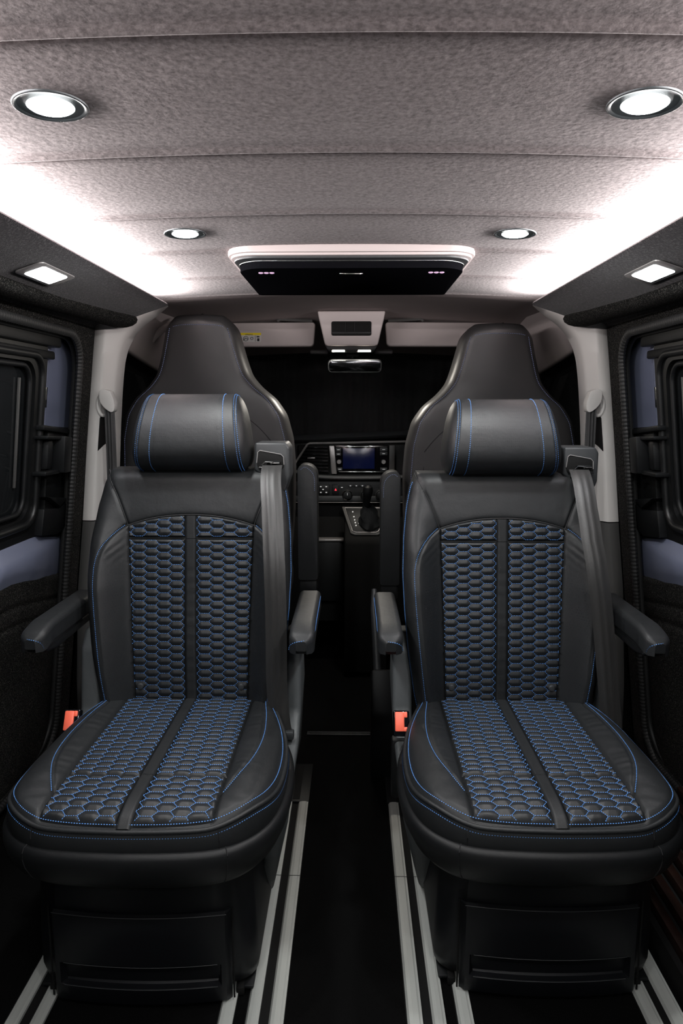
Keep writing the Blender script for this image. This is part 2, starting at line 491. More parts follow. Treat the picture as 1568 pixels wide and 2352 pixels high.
    m = MB(); tube(m, [(X(z, offd - .016), y, z) for y, z in ring], .010, 8, closed=True, up=(1, 0, 0)); m.build('window_frame', M['door_black'], wn, ang=80)
    ring = rrect(.11, 1.772, .878, 1.262, .045, 8)
    m = MB(); tube(m, [(X(z, offd - .006), y, z) for y, z in ring], .007, 8, closed=True, up=(1, 0, 0)); m.build('window_frame', M['plastic'], wn, ang=80)
    m = MB(); P = [[(X(z, offd + .006), y, z) for y in (.05, 1.83)] for z in (.80, 1.32)]; grid(m, P, 2, 2)
    grid(m, [[(X(z, offd + .010), y, z) for y in (.05, 1.83)] for z in (.80, 1.32)], 2, 2); m.build('window_pane', M['glass'], wn, ang=30)
    slab([(1.728, 1.23), (1.735, 1.23), (1.738, .95), (1.731, .95)], offd - .002, offd + .004, 'window_catch', M['pillar_dark'], wn, .001)
    # ---- blind cassette over the window
    rb = empty('roller_blind', (X(1.345), 1.0, 1.345)); tag(rb, 'black roller blind cassette above the %s sliding door window' % nm, 'blind', 'window blinds')
    m = MB(); a = s * -.012; box(m, (min(a, -a) - (.018 if s > 0 else .0), -.95, -.030), (max(a, -a) + (.018 if s < 0 else .0), .893, .018), .006); m.build('cassette', M['door_black'], rb)
    m = MB(); box(m, (-.016, -.95, -.062), (.016, .880, -.040), .005); m.build('bottom_bar', M['door_black'], rb)

    # ---- light grey pillar between door and cab
    pil = empty('pillar_trim', (s * .77, 2.07, 0)); tag(pil, 'light grey plastic pillar trim between %s sliding door and the cab' % nm, 'pillar trim', 'pillar trims')
    # rows of (z, x_out, x_in) read down the pillar
    rows = [(1.47, .735, .560), (1.437, .742, .600), (1.41, .748, .640), (1.38, .752, .668), (1.34, .757, .692), (1.30, .763, .704), (1.25, .769, .712), (1.20, .776, .718),
            (1.10, .788, .728), (1.0, .800, .736), (.9, .811, .744), (.812, .821, .750)]
    def pillar(rows, name, mt):
        m = MB(); P = []
        for z, xo, xi in rows:
            c = [(xo, 2.16), (xo, 2.062), (xo - .004, 2.056), (xo - .030, 2.052), (xo - .038, 2.054), (xi + .006, 2.090), (xi, 2.098), (xi - .004, 2.115), (xi + .012, 2.22), (xi + .05, 2.24)]
            P.append([(s * x - s * .77, y - 2.07, z) for x, y in c])
        grid(m, P, len(rows), 10); return m.build(name, mt, pil, ang=50)
    zs = np.linspace(0, 1, 50); R = np.array(rows)[::-1]
    fz = np.linspace(R[0, 0], R[-1, 0], 50)
    fo = curve(R[:, 0], R[:, 1], .02); fi = curve(R[:, 0], R[:, 2], .03)
    pillar([(z, float(fo(z)), float(fi(z))) for z in fz], 'upper_trim', M['pillar'])
    pillar([(.809, .821, .752), (.6, .848, .775), (.3, .87, .79), (0.0, .88, .80)], 'lower_trim', M['pillar_dark'])
    m = MB(); V = []
    for t, z in ((.0, 1.125), (.75, 1.14), (.80, 1.048), (.45, 1.040), (.0, 1.026)):
        xi_ = float(fi(z)) + .006; xo_ = float(fo(z)) - .038
        for dy in (-.0025, .004): V.append((s * (xo_ + (xi_ - xo_) * t - .001) - s * .77, 2.054 + .036 * t + dy - 2.07, z))
    m.add(V, [(0, 2, 4, 6, 8), (9, 7, 5, 3, 1)] + [(2 * i, 2 * i + 1, (2 * i + 3) % 10, (2 * i + 2) % 10) for i in range(5)])
    m.build('belt_slot', M['matte'], pil)
    m = MB(); box(m, (s * .752 - s * .77 - .0025, -.010, 1.19), (s * .752 - s * .77 + .0025, .01, 1.248), .001); m.build('height_slot', M['pillar_dark'], pil)
    # ---- belt of the cab seat hanging at the pillar
    bl = empty('cab_seat_belt', (s * .716, 2.05, 1.167)); tag(bl, 'black cab seat belt through grey guide on the %s pillar trim' % nm, 'seat belt', 'cab seat belts')
    m = MB(); prism(m, smooth_path([(s * -.012, .035), (s * .012, .044), (s * .022, .030), (s * .020, .0), (s * -.005, -.025), (s * -.020, -.026), (s * -.024, .0), (s * -.012, .035)], it=2)[:-1].tolist(), 'y', -.02, .012, .006, 3)
    m.build('guide_cover', M['pillar'], bl)
    m = MB(); a = np.linspace(-.3, PI + .5, 18); tube(m, [(s * (.020 + .016 * math.sin(t)), .004, -.006 + .030 * math.cos(t)) for t in a], .0055, 8, up=(0, 1, 0)); m.build('guide_ring', M['pillar'], bl)
    m = MB()
    for k in range(3):
        x0 = s * (.004 - .009 * k)
        P = [[(x0 + s * (q - .5) * .010 + s * (.0 if z > -.03 else 0) + s * .004 * t * t, -.012 + .004 * math.cos(q * PI) , z) for q in np.linspace(0, 1, 5)] for t, z in ((0, -.018), (.15, -.06), (.5, -.14), (1, -.30), (1.3, -.6))]
        grid(m, P, 5, 5)
    m.build('webbing', M['webbing_dark'], bl, ang=60)
    m = MB(); box(m, (s * -.05 if s > 0 else .018, -.02, -.205), (-s * .018 if s > 0 else .05, -.008, -.195), .003); m.build('tongue', M['plastic'], bl)


side(-1); side(1)

# ---------------------------------------------------------------- downlights
def make_downlight():
    root = empty('downlight', (0, 0, 0))
    m = MB(); lathe(m, [(.0405, .004), (.0410, -.0005), (.0402, -.0018), (.0390, -.0020), (.0370, -.0014), (.0355, -.0006), (.0345, .0)], (0, 0, 0), 48)
    m.f = m.f[:-2]; m.build('bezel', M['bezel'], root, ang=40)
    m = MB(); lathe(m, [(.0352, -.0006), (.0310, -.0002), (.0250, -.0010)], (0, 0, 0), 48); m.f = m.f[:-2]
    m.build('reflector', M['bezel'], root, ang=60)
    m = MB(); lathe(m, [(.0255, .0015), (.0255, -.0012), (.0225, -.0032), (.016, -.0046), (.007, -.0052)], (0, 0, 0), 40); m.build('lens', M['lampglass'], root, ang=60)
    area('downlight_lamp', (0, 0, -.0075), (0, 0, 0), .045, .045, DOWN_W, (.975, 1, .99), parent=root)
    return root


def copy_tree(o, parent=None):
    c = o.copy(); COL.objects.link(c); c.parent = parent
    for ch in [k for k in bpy.data.objects if k.parent == o]: copy_tree(ch, c)
    return c


dl = make_downlight()
spots = [(-.328, .822, 'round white downlight in the roof at upper left, nearest the camera'), (.336, .826, 'round white downlight in the roof at upper right, nearest the camera'),
         (-.3175, 1.400, 'small far downlight in the roof, left of the overhead screen'), (.328, 1.410, 'small far downlight in the roof, right of the overhead screen'),
         (-.325, .24, 'added unseen downlight in the left of the roof above the camera'), (.332, .24, 'added unseen downlight in the right of the roof above the camera'),  # this pair and the next: out of view, added to light the backrests frontally
         (-.325, -.34, 'rearmost added unseen downlight in the left of the roof'), (.332, -.34, 'rearmost added unseen downlight in the right of the roof')]
for i, (x, y, lb) in enumerate(spots):
    o = dl if i == 0 else copy_tree(dl)
    o.location = (x, y, zc(x) - .0035); o.rotation_euler = (0, 0.104 * x, 0)
    tag(o, lb, 'downlight', 'roof downlights')

# ---------------------------------------------------------------- overhead screen
tv = empty('overhead_screen', (.007, 1.53, 1.49)); tag(tv, 'black fold-down screen in silver-white frame on the roof above the cab entrance', 'screen')
def layer(name, x, y0, y1, z0, z1, r, mt, bev, par=None):
    m = MB(); prism(m, rrect(-x, x, y0, y1, r, 10), 'z', z0, z1, bev, 2); return m.build(name, mt, par or tv)
fr = layer('frame', .272, -.010, .43, -.006, .012, (.03, .03, .06, .06), M['cream'], .003)
layer('frame_step', .266, -.003, .42, -.011, -.004, (.03, .03, .055, .055), M['cream'], .002, fr)
layer('frame_step', .260, .004, .41, -.016, -.009, (.03, .03, .055, .055), M['plastic_grey'], .002, fr)
sb = layer('screen_panel', .252, .030, .40, -.032, -.014, (.012, .012, .06, .06), M['tv'], .003)
out = rrect(-.2535, .2535, .0285, .401, (.012, .012, .061, .061), 10)
m = MB(); tube(m, [(a, b, -.0165) for a, b in out], .0016, 6, closed=True); m.build('chrome_edge', M['chrome'], sb, ang=80)
m = MB(); box(m, (-.027, .085, -.0335), (.027, .090, -.031), .0008); m.build('panel_bar', M['chrome'], sb)  # bright chrome bar across the middle of the panel
for sx in (-1, 1):
    m = MB()
    for k in range(3): lathe(m, [(.0055, 0), (.0055, -.002), (.003, -.003)], (sx * .192 + (k - 1) * .0125, .078, -.0315), 12)
    m.build('pink_reflection', M['pink'], sb)  # glowing dots standing in for pink lamp reflections on the panel

# ---------------------------------------------------------------- windscreen cover and cab shell
ys = 3.22; xs = np.linspace(-.95, .95, 400)
P = [[(x, 3.27 + .012 * math.sin(x * 46) * (1 + .4 * math.sin(x * 13)) + .004 * math.sin(x * 131) - .20 * (z - 1.0), z) for x in xs] for z in (.80, 1.0, 1.2, 1.5)]
m = MB(); grid(m, P, 4, len(xs)); o = m.build('windscreen_curtain', M['curtain'], ang=None)
tag(o, 'black pleated curtain closing off the windscreen behind the mirror', 'curtain')
m = MB(); box(m, (-.95, 3.36, 0), (.95, 3.4, 1.56)); tag(m.build('wall_front', M['matte']), kind='structure')
for s in (-1, 1):
    # cab door upper trims: roof rail arching over the dark door window
    P = []
    for y in np.linspace(2.10, 3.05, 24):
        t = (y - 2.10) / .95
        zb = 1.385 - .115 * t ** 1.4 - .02 * math.sin(t * PI)
        P.append([(s * x, y, z) for x, z in ((.60, 1.53 - .05 * t), (.66, 1.478 - .05 * t), (.70, zb + .060), (.728, zb + .03), (.748, zb), (.765, zb - .006), (.79, zb + .01), (.86, zb + .05))])
    m = MB(); grid(m, P, 24, 8); o = m.build('trim_%d' % (5 if s < 0 else 6), M['cream'], ang=60); tag(o, kind='structure')
    m = MB(); grid(m, [[(s * (.82 + (1.4 - z) * .06), y, z) for y in (2.15, 3.2)] for z in (.75, 1.45)], 2, 2); o = m.build('window_%d' % (3 if s < 0 else 4), M['glass'], ang=30); tag(o, kind='structure')
    m = MB(); box(m, (min(s * .84, s * .90), 2.15, .1), (max(s * .84, s * .90), 3.2, .80), .01); o = m.build('door_%d' % (3 if s < 0 else 4), M['matte']); tag(o, kind='structure')
    # windscreen pillar trims
    m = MB(); tube(m, [(s * .74, 3.0, 1.31), (s * .80, 3.08, 1.12), (s * .84, 3.14, .92)], [.030, .028, .028], 10); o = m.build('trim_%d' % (7 if s < 0 else 8), M['pillar_dark']); tag(o, kind='structure')
# grab handle, left
m = MB(); tube(m, smooth_path([(-.705, 2.50, 1.395), (-.693, 2.485, 1.405), (-.665, 2.47, 1.425), (-.62, 2.46, 1.444), (-.585, 2.46, 1.452), (-.57, 2.48, 1.458)], it=2), .0115, 12, sx=.8, sy=1.1)
tag(m.build('grab_handle', M['cream']), 'pale grab handle on the cab roof beside the left front seat', 'handle')
# sun visors
for s in (-1, 1):
    vz = empty('sun_visor', (s * .37, 2.70, 1.43))
    tag(vz, 'pale sun visor %s' % ('with yellow warning label, left of the roof console' if s < 0 else 'folded up to the right of the roof console'), 'sun visor', 'sun visors')
    poly = [(s * .235, .048), (s * -.19, .030 if s < 0 else .026), (s * -.235, .02), (s * -.24, -.040), (s * .215, -.047), (s * .235, -.035)]
    poly = [(s * -(-.235), .050), (s * .243, .040), (s * .238, -.040), (s * .225, -.046), (s * -.24, -.049), (s * -.25, .045)]
    # inner end lies near the console
    poly = [(-s * .232, .050), (-s * .222, .048), (-s * .230, -.040), (-s * .222, -.046), (s * .24, -.049), (s * .25, .046)]
    poly = [(-s * .236, .040), (-s * .228, .048), (s * .25, .044), (s * .24, -.049), (-s * .222, -.047), (-s * .231, -.038)]
    m = MB(); prism(m, poly, 'y', -.010, .010, .006, 3); m.xf(Matrix.Rotation(math.radians(-14), 4, 'X')); m.build('visor_board', M['cream'], vz)
    m = MB(); tube(m, [(-s * .225, .0, .052), (-s * .10, 0, .058), (-s * .09, 0, .052)], .006, 8); m.build('hinge_recess', M['pillar_dark'], vz)
    if s < 0:
        R = Matrix.Rotation(math.radians(-14), 4, 'X')
        def lab(name, lo, hi, mt, par):
            m = MB(); box(m, lo, hi); m.xf(R); return m.build(name, mt, par)
        lb = lab('warning_label', (-.058, -.0112, -.032), (.028, -.0100, .004), M['white'], vz)
        lab('yellow_band', (-.058, -.0118, -.005), (.028, -.0104, .004), M['yellow'], lb)
        m = MB()
        th = np.linspace(0, 2 * PI, 20, endpoint=False)
        tube(m, [(-.030 + .009 * math.cos(t), -.0118, -.019 + .009 * math.sin(t)) for t in th], .0009, 5, closed=True, up=(0, 1, 0))
        tube(m, [(-.007 + .005 * math.cos(t), -.0118, -.018 + .005 * math.sin(t)) for t in th], .0009, 5, closed=True, up=(0, 1, 0))
        tube(m, [(-.040, -.0118, -.026), (-.030, -.0118, -.016), (-.022, -.0118, -.022)], .0013, 5, up=(0, 1, 0))
        box(m, (.012, -.0122, -.014), (.022, -.0112, -.009)); box(m, (.014, -.0122, -.029), (.022, -.0112, -.018)); box(m, (.006, -.0122, -.030), (.0068, -.0112, -.006))
        m.xf(R); m.build('pictograms', M['black_ink'], lb)
        cu = bpy.data.curves.new('warning_text', 'FONT'); cu.body = 'AIRBAG'; cu.size = .0085; cu.extrude = .0002; cu.align_x = 'CENTER'
        t = bpy.data.objects.new('warning_text', cu); COL.objects.link(t); t.parent = lb; t.location = (-.018, -.0128, -.0025); t.rotation_euler = (math.radians(90 - 14), 0, 0)
        t.data.materials.append(M['black_ink'])
        me = bpy.data.meshes.new_from_object(t.evaluated_get(bpy.context.evaluated_depsgraph_get())); mo = bpy.data.objects.new('warning_text', me); COL.objects.link(mo)
        mo.parent = lb; mo.location = t.location; mo.rotation_euler = t.rotation_euler; bpy.data.objects.remove(t)

# roof console with map lamps
rc = empty('roof_console', (.005, 2.62, 1.44)); tag(rc, 'pale roof console with dark storage pocket and two small lit map lamps above the mirror', 'roof console')
bm_poly = [(-.124, .062), (.124, .062), (.119, .035), (.098, -.056), (.090, -.062), (-.090, -.062), (-.098, -.056), (-.119, .035)]
m = MB(); prism(m, bm_poly, 'y', -.045, .10, .009, 3); m.build('body', M['cream'], rc)
pk = MB(); prism(pk, rrect(-.073, .073, -.026, .025, .006, 4), 'y', -.0485, -.035, .001); pk = pk.build('pocket', M['matte'], rc)
m = MB()
for x in (-.022, .012): box(m, (x - .001, -.051, -.014), (x + .001, -.047, .022))
box(m, (-.070, -.051, -.020), (.070, -.047, -.012), .001)
m.build('pocket_dividers', M['plastic'], pk)
ml = MB(); prism(ml, [(-.098, -.060), (.098, -.060), (.085, -.082), (-.085, -.082)], 'y', -.030, .08, .005); ml = ml.build('lamp_panel', M['plastic'], rc)
for s in (-1, 1):
    m = MB(); box(m, (s * .048 - .024, -.034, -.082), (s * .048 + .024, -.020, -.076), .002); m.build('map_lamp', M['maplamp'], ml)
    area('map_light', (s * .048, -.01, -.084), (-.35, 0, 0), .05, .02, MAP_W, (1, .93, .82), parent=rc)
for s in (-1, 1):
    m = MB(); box(m, (s * .122 - .036, .03, -.088), (s * .122 + .036, .075, -.070), .006); m.build('sensor_pod', M['plastic'], rc)

mr = empty('rear_view_mirror', (.018, 2.66, 1.31)); mr.rotation_euler = (.15, 0, 0); tag(mr, 'wide rear view mirror in black housing hanging below the roof console', 'mirror')
m = MB(); prism(m, rrect(-.104, .104, -.026, .026, (.018, .018, .016, .016), 6), 'y', 0, .03, .006, 3); m.build('housing', M['plastic'], mr)
m = MB(); prism(m, rrect(-.101, .101, -.0235, .0235, (.016, .016, .014, .014), 6), 'y', -.003, .004, .001); m.build('rim', M['plastic_grey'], mr)
m = MB(); prism(m, rrect(-.0985, .0985, -.0212, .0212, (.015, .015, .013, .013), 6), 'y', -.0042, 0, .0006); mg = m.build('mirror_glass', M['mirror'], mr); mg.rotation_euler = (.02, 0, 0)
m = MB(); tube(m, [(-.01, .03, .0), (-.01, .05, .04), (-.01, .05, .08)], .012, 10); box(m, (-.035, .03, .03), (.02, .07, .07), .006); m.build('stem', M['plastic'], mr)

# ================================================================ dashboard
ds = empty('dashboard', (0, 2.95, .5)); tag(ds, 'black dashboard with head unit display, air vent and climate controls', 'dashboard')
Y0 = 2.95
def D(mb): return mb.xf(Matrix.Translation((0, -2.95, -.5)))
def dbox(name, lo, hi, mt, par=None, bev=.002, rz=0):
    m = MB(); box(m, lo, hi, bev); return D(m).build(name, mt, par or ds)
m = MB(); prism(m, [(3.00, .74), (2.985, .86), (3.0, 1.00), (3.03, 1.02), (3.20, .98), (3.20, .55), (3.05, .55)], 'x', -.82, .82, .008); D(m).build('body', M['plastic'], ds)
m = MB(); prism(m, [(2.99, 1.012), (2.965, 1.026), (3.0, 1.045), (3.20, 1.02), (3.20, .99)], 'x', -.60, .60, .006); m.xf(Matrix.Translation((0, 0, 0)) @ Matrix.Rotation(-.048, 4, 'Y').to_4x4()) ; m.v = [v + np.array([-.048 * 1.0 * -1.0 * 1.0, 0, 0]) for v in m.v]; D(m).build('top_pad', M['plastic_grey'], ds)
m = MB(); tube(m, [(-.245, 2.945, .905), (-.185, 2.95, .995), (-.175, 2.952, 1.0), (0, 2.955, 1.003), (.26, 2.96, 1.008)], .005, 8); D(m).build('trim_line', M['silver'], ds)
# vent
vt = dbox('air_vent', (-.225, 2.965, .868), (-.092, 2.99, .992), M['matte'])
for k in range(8):
    z = .878 + k * .0145; x0 = -.232 + max(0, (k - 3)) * .010
    dbox('vent_slat', (x0, 2.948, z), (-.096, 2.975, z + .0035), M['gloss'], vt, .001)
dbox('vent_slider', (-.185, 2.942, .934), (-.152, 2.955, .940), M['silver'], vt, .001)
m = MB(); prism(m, [(-.092, .990), (-.069, .990), (-.058, .868), (-.080, .868)], 'y', 2.945, 2.985, .002); D(m).build('silver_strip', M['silver'], ds)
dbox('side_strip', (.168, 2.952, .868), (.192, 2.985, .992), M['pillar_dark'])
# head unit
hu = dbox('head_unit', (-.066, 2.950, .872), (.164, 2.985, .992), M['gloss'])
dbox('display', (-.040, 2.9475, .887), (.113, 2.953, .983), M['gloss'], hu, .001)
dbox('screen', (-.020 - .012, 2.9465, .891), (.105, 2.95, .979), M['screen'], hu, .0005)
dbox('chrome_bar', (-.062, 2.945, .985), (.160, 2.952, .988), M['chrome'], hu, .0008)
dbox('chrome_bar', (-.050, 2.945, .876), (.160, 2.952, .879), M['chrome'], hu, .0008)
for (x0, x1, z0, z1) in ((-.062, -.040, .963, .983), (-.062, -.040, .947, .961), (-.056, -.034, .882, .896), (.128, .160, .965, .983), (.128, .160, .949, .963), (.130, .160, .882, .896)):
    b = dbox('key', (x0, 2.9455, z0), (x1, 2.952, z1), M['plastic_grey'], hu, .0008)
    dbox('key_text', ((x0 + x1) / 2 - .006, 2.9450, (z0 + z1) / 2 - .001), ((x0 + x1) / 2 + .006, 2.946, (z0 + z1) / 2 + .001), M['white_lit'], b, 0)
for x in (-.048, .144):
    m = MB(); lathe(m, [(.0105, 0), (.0100, .007), (.0085, .009), (.0080, .008), (.004, .008)], (x, 2.950, .921), 24, 'y'); D(m).build('volume_knob' if x < 0 else 'tuning_knob', M['silver'], hu)
# leather roll below with pale stitching
pts = smooth_path([(-.30, 2.955, .895), (-.20, 2.945, .868), (-.14, 2.935, .856), (-.05, 2.93, .853), (.10, 2.93, .853), (.26, 2.935, .858)], it=2)
m = MB(); tube(m, pts, .0095, 10, up=(0, 0, 1)); D(m).build('padded_roll', M['plastic_grey'], ds)
m = MB(); stitch_path(m, pts + np.array([0, -.009, -.002]), np.array([0, -1, 0]), .006, .004); D(m).build('stitching', M['white'], ds).data.materials[0] = M['silver']
# climate panel
cp = dbox('climate_panel', (-.30, 2.950, .745), (.30, 2.99, .835), M['plastic'], None, .004)
dbox('panel_line', (-.29, 2.946, .742), (.29, 2.955, .7445), M['silver'], cp, .0005)
dbox('panel_step', (-.29, 2.945, .748), (.29, 2.955, .772), M['plastic_grey'], cp, .003)
for (x0, x1) in ((-.135, -.090), (-.078, -.049)):
    sw = dbox('switch', (x0, 2.943, .780), (x1, 2.955, .822), M['plastic'], cp, .002)
    if x0 > -.08:
        m = MB(); prism(m, [(-.068, .796), (-.058, .796), (-.063, .806)], 'y', 2.9415, 2.944); D(m).build('hazard_triangle', M['red_lit'], sw)
    else:
        for (x, z) in ((-.128, .813), (-.104, .813), (-.128, .788), (-.104, .788), (-.118, .801)):
            dbox('symbol', (x - .003, 2.9418, z - .002), (x + .004, 2.9435, z + .002), M['white_lit'], sw, 0)
for k, x in enumerate((-.012, .066, .132)):
    m = MB(); lathe(m, [(.0225, 0), (.0225, .012), (.0205, .014), (.0195, .012)], (x, 2.948, .777), 40, 'y'); m.f = m.f[:-2]
    kn = D(m).build('climate_knob', M['chrome'] if k == 0 else M['plastic_grey'], cp)
    m = MB(); lathe(m, [(.0185, 0), (.0175, .017), (.015, .018), (.004, .018)], (x, 2.948, .777), 32, 'y'); D(m).build('knob_cap', M['plastic'], kn)
    dbox('pointer', (x - .0008, 2.9285, .777), (x + .0008, 2.930, .787), M['white_lit'], kn, 0)
for k in range(4): 
    b = dbox('climate_key', (-.010 + k * .026, 2.944, .812), (.012 + k * .026, 2.955, .822), M['plastic_grey'], cp, .001)
    dbox('symbol', (-.002 + k * .026, 2.9432, .815), (.004 + k * .026, 2.945, .819), M['white_lit'], b, 0)
dbox('indicator_lamp', (-.040, 2.943, .808), (-.032, 2.95, .811), M['white_lit'], cp, .0005)
# lower centre stack
ls = MB(); prism(ls, [(2.96, .20), (2.97, .56), (2.99, .74), (3.1, .74), (3.1, .20)], 'x', -.30, .30, .01); D(ls).build('lower_panel', M['matte'], ds)
dbox('pocket_lip', (-.175, 2.925, .574), (-.028, 2.975, .584), M['silver'], None, .003)
m = MB(); prism(m, [(2.93, .30), (2.93, .572), (3.0, .572), (3.0, .30)], 'x', -.18, -.028, .01); D(m).build('pocket_body', M['plastic'], ds)

# gear lever on its console
gc = empty('gear_console', (.06, 2.85, .62)); tag(gc, 'black gear lever with leather boot on grey-framed console below the climate controls', 'gear lever')
sl = math.radians(48)
Rg = Matrix.Translation((.062, 2.865, .672)) @ Matrix.Rotation(sl, 4, 'X')
def G(m): return m.xf(Matrix.Translation((-.06, -2.85, -.62)) @ Rg)
out = [(-.098, .075), (.098, .075), (.090, .0), (.068, -.060), (.055, -.068), (-.042, -.068), (-.060, -.060)]
m = MB(); prism(m, out, 'z', -.006, .006, .004); G(m).build('surround', M['silver'], gc).data.materials[0] = M['pillar_dark']
m = MB(); prism(m, [(a * .84, b * .84 + .001) for a, b in out], 'z', 0, .0085, .002); G(m).build('inner_plate', M['plastic'], gc)
m = MB(); tube(m, [(a * .86, b * .86 + .001, .008) for a, b in out], .0022, 6, closed=True); G(m).build('frame_line', M['silver'], gc, ang=80)
m = MB()
for k, (a, b) in enumerate(((-.050, .045), (-.045, .020), (-.042, .004), (-.039, -.010), (-.036, -.024), (-.024, -.012))): box(m, (a - .003, b - .003, .0088), (a + .002, b + .003, .0096))
G(m).build('selector_letters', M['white_lit'], gc)
rings = []
for t, rx, ry, cx, cy, z in ((0, .046, .044, .022, -.010, .006), (.2, .047, .042, .022, -.008, .02), (.4, .036, .034, .020, .004, .034), (.6, .040, .034, .018, .014, .045), (.8, .026, .022, .016, .026, .062), (1, .016, .016, .014, .034, .078)):
    th = np.linspace(0, 2 * PI, 24, endpoint=False)
    rings.append([(cx + rx * (1 + .07 * math.cos(4 * a + t * 5)) * math.cos(a), cy + ry * (1 + .07 * math.cos(4 * a + t * 5)) * math.sin(a), z) for a in th])
P = np.array(rings); m = MB(); nn = 24
m.add(P.reshape(-1, 3), [(i * nn + j, i * nn + (j + 1) % nn, (i + 1) * nn + (j + 1) % nn, (i + 1) * nn + j) for i in range(5) for j in range(nn)]); G(m).build('boot', M['gloss'], gc).data.materials[0] = M['leather']
m = MB(); tube(m, [(.066 - .06, 2.845 - 2.85, .735 - .62), (.069 - .06, 2.835 - 2.85, .765 - .62), (.072 - .06, 2.82 - 2.85, .79 - .62), (.074 - .06, 2.815 - 2.85, .812 - .62), (.0745 - .06, 2.812 - 2.85, .828 - .62), (.075 - .06, 2.811 - 2.85, .836 - .62)], [.014, .0155, .0185, .0215, .0185, .008], 16); m.build('knob', M['gloss'], gc).data.materials[0] = M['plastic']
m = MB(); prism(m, [(2.80 - 2.85, -.60), (2.80 - 2.85, -.02), (2.925 - 2.85, .10), (2.925 - 2.85, -.60)], 'x', -.085, .10, .015); m.build('console_body', M['matte'], gc)

# parking brake lever standing in the aisle
pb = empty('parking_brake', (.10, 2.02, 0)); tag(pb, 'long dark lever standing upright in the aisle beside the right rear seat', 'lever')
m = MB(); tube(m, [(-.018, .12, .575), (-.019, .09, .52), (-.010, .0, .34)], [.0085, .0115, .0125], 14); m.build('grip', M['plastic_grey'], pb)
m = MB(); tube(m, [(-.010, .0, .345), (-.004, -.03, .27), (.0, -.04, .23)], [.014, .017, .014], 14); m.build('sleeve', M['matte'], pb)
m = MB(); prism(m, [(-.05, .20), (-.06, .23), (-.02, .36), (.04, .33), (.08, .05), (.06, 0), (-.03, 0)], 'x', -.03, .045, .01); m.build('bracket', M['plastic'], pb)

# ================================================================ cab seats (seen from behind)
CX_ = 0.0
def make_cab_seat():
    """local: x lateral, y forward from the rear face, z up"""
    root = empty('bucket_chair')
    hwf = curve([.40, .60, .80, .95, 1.05, 1.13, 1.185, 1.22, 1.26, 1.30, 1.36, 1.41, 1.44], [.245, .275, .294, .299, .292, .272, .235, .190, .157, .143, .127, .115, .104], .025)
    zt = 1.452
    def surf(x, z, off=0):
        yy = .10 - .10 * np.clip((z - .4) / 1.05, 0, 1.2) + .05 * np.clip((.9 - z) / .5, 0, 1)
        return yy
    nz = 150; nx = 61
    # rear face plus side wrap
    us = np.linspace(-1, 1, nx); P = []
    for k in range(nz):
        t = k / (nz - 1)
        if t < .90: z = .40 + (zt - .03 - .40) * t / .90; e = 0
        elif t < .97: a = (t - .90) / .07 * PI / 2; z = zt - .03 + .03 * math.sin(a); e = .03 * (1 - math.cos(a))
        else: z = zt + .002; e = .03 + (t - .97) / .03 * .08
        h = float(hwf(min(z, 1.44))) ; r = .035
        if z > 1.40: h -= .10 * (1 - math.sqrt(max(0, 1 - ((z - 1.40) / .056) ** 2))) * .45
        row = []
        for u in us:
            a = abs(u); sg = 1 if u >= 0 else -1
            if a < .75: x = (h - r) * a / .75; d = 0
            elif a < .90: q = (a - .75) / .15 * PI / 2; x = h - r + r * math.sin(q); d = r * (1 - math.cos(q))
            else: x = h; d = r + (a - .90) / .10 * .085
            yb = .012 * (x / h) ** 2 * 2
            dd = min(.115, math.hypot(d, e)) if e > 0 else d
            y0 = float(surf(x, z))
            # rear panel seams
            g = 0
            row.append((sg * x, y0 + yb + dd, z))
        P.append(row)
    P = np.array(P)
    sh = MB(); grid(sh, P, nz, nx, flip=False)
    bk = sh.build('backrest', M['cab_leather'], root, ang=None)
    # stitched outline just inside the edge
    zz = np.linspace(.60, 1.410, 90)
    m = MB()
    for sg in (-1, 1):
        pts = []
        for z in zz:
            h = float(hwf(z)); x = h - .021
            pts.append((sg * x, float(surf(x, z)) + .024 * (x / h) ** 2 + .0015, z))
        p = np.array(pts); stitch_path(m, p, np.array([sg * .5, -.85, 0]), .0062, .0042, wd=.0009, ht=.0012)
    top = [(x, float(surf(0, 1.418)) + .024 * (x / .108) ** 2 - .0006, 1.4185 - .006 * (abs(x) / .085) ** 4) for x in np.linspace(-.083, .083, 30)]
    stitch_path(m, np.array(top), np.array([0, -1, .3]), .0062, .0042, wd=.0009, ht=.0012)
    m.build('stitching', M['thread_pale'], root)
    m = MB()
    tube(m, [(0, float(surf(0, 1.42)) + .0, 1.4245), (.004, .006 + float(surf(0, 1.43)), 1.44), (.012, .03, 1.4545), (.012, .08, 1.456)], .0012, 5)
    # curved panel seam across the back
    pts = []
    for x in np.linspace(-.235, .235, 60):
        z = 1.160 - .13 * (abs(x) / .235) ** 2.6; pts.append((x, float(surf(x, z)) + .024 * (x / float(hwf(z))) ** 2 - .0006, z))
    tube(m, pts, .0012, 5)
    for sg in (-1, 1):
        pts = [(sg * x, float(surf(x, 1.0)) + .024 * (x / .28) ** 2 + .001, z) for x, z in ((.205, 1.055), (.225, 1.04), (.235, 1.01), (.238, .9), (.235, .7), (.22, .5))]
        tube(m, pts, .0012, 5)
    m.build('seam', M['seam'], root)
    # seat cushion and base
    m = MB(); box(m, (-.25, .12, .38), (.25, .62, .52), .04, 3); m.build('cushion', M['cab_leather'], root)
    m = MB(); box(m, (-.20, .14, .0), (.20, .55, .38), .03, 2); m.build('seat_base', M['plastic'], root)
    return root


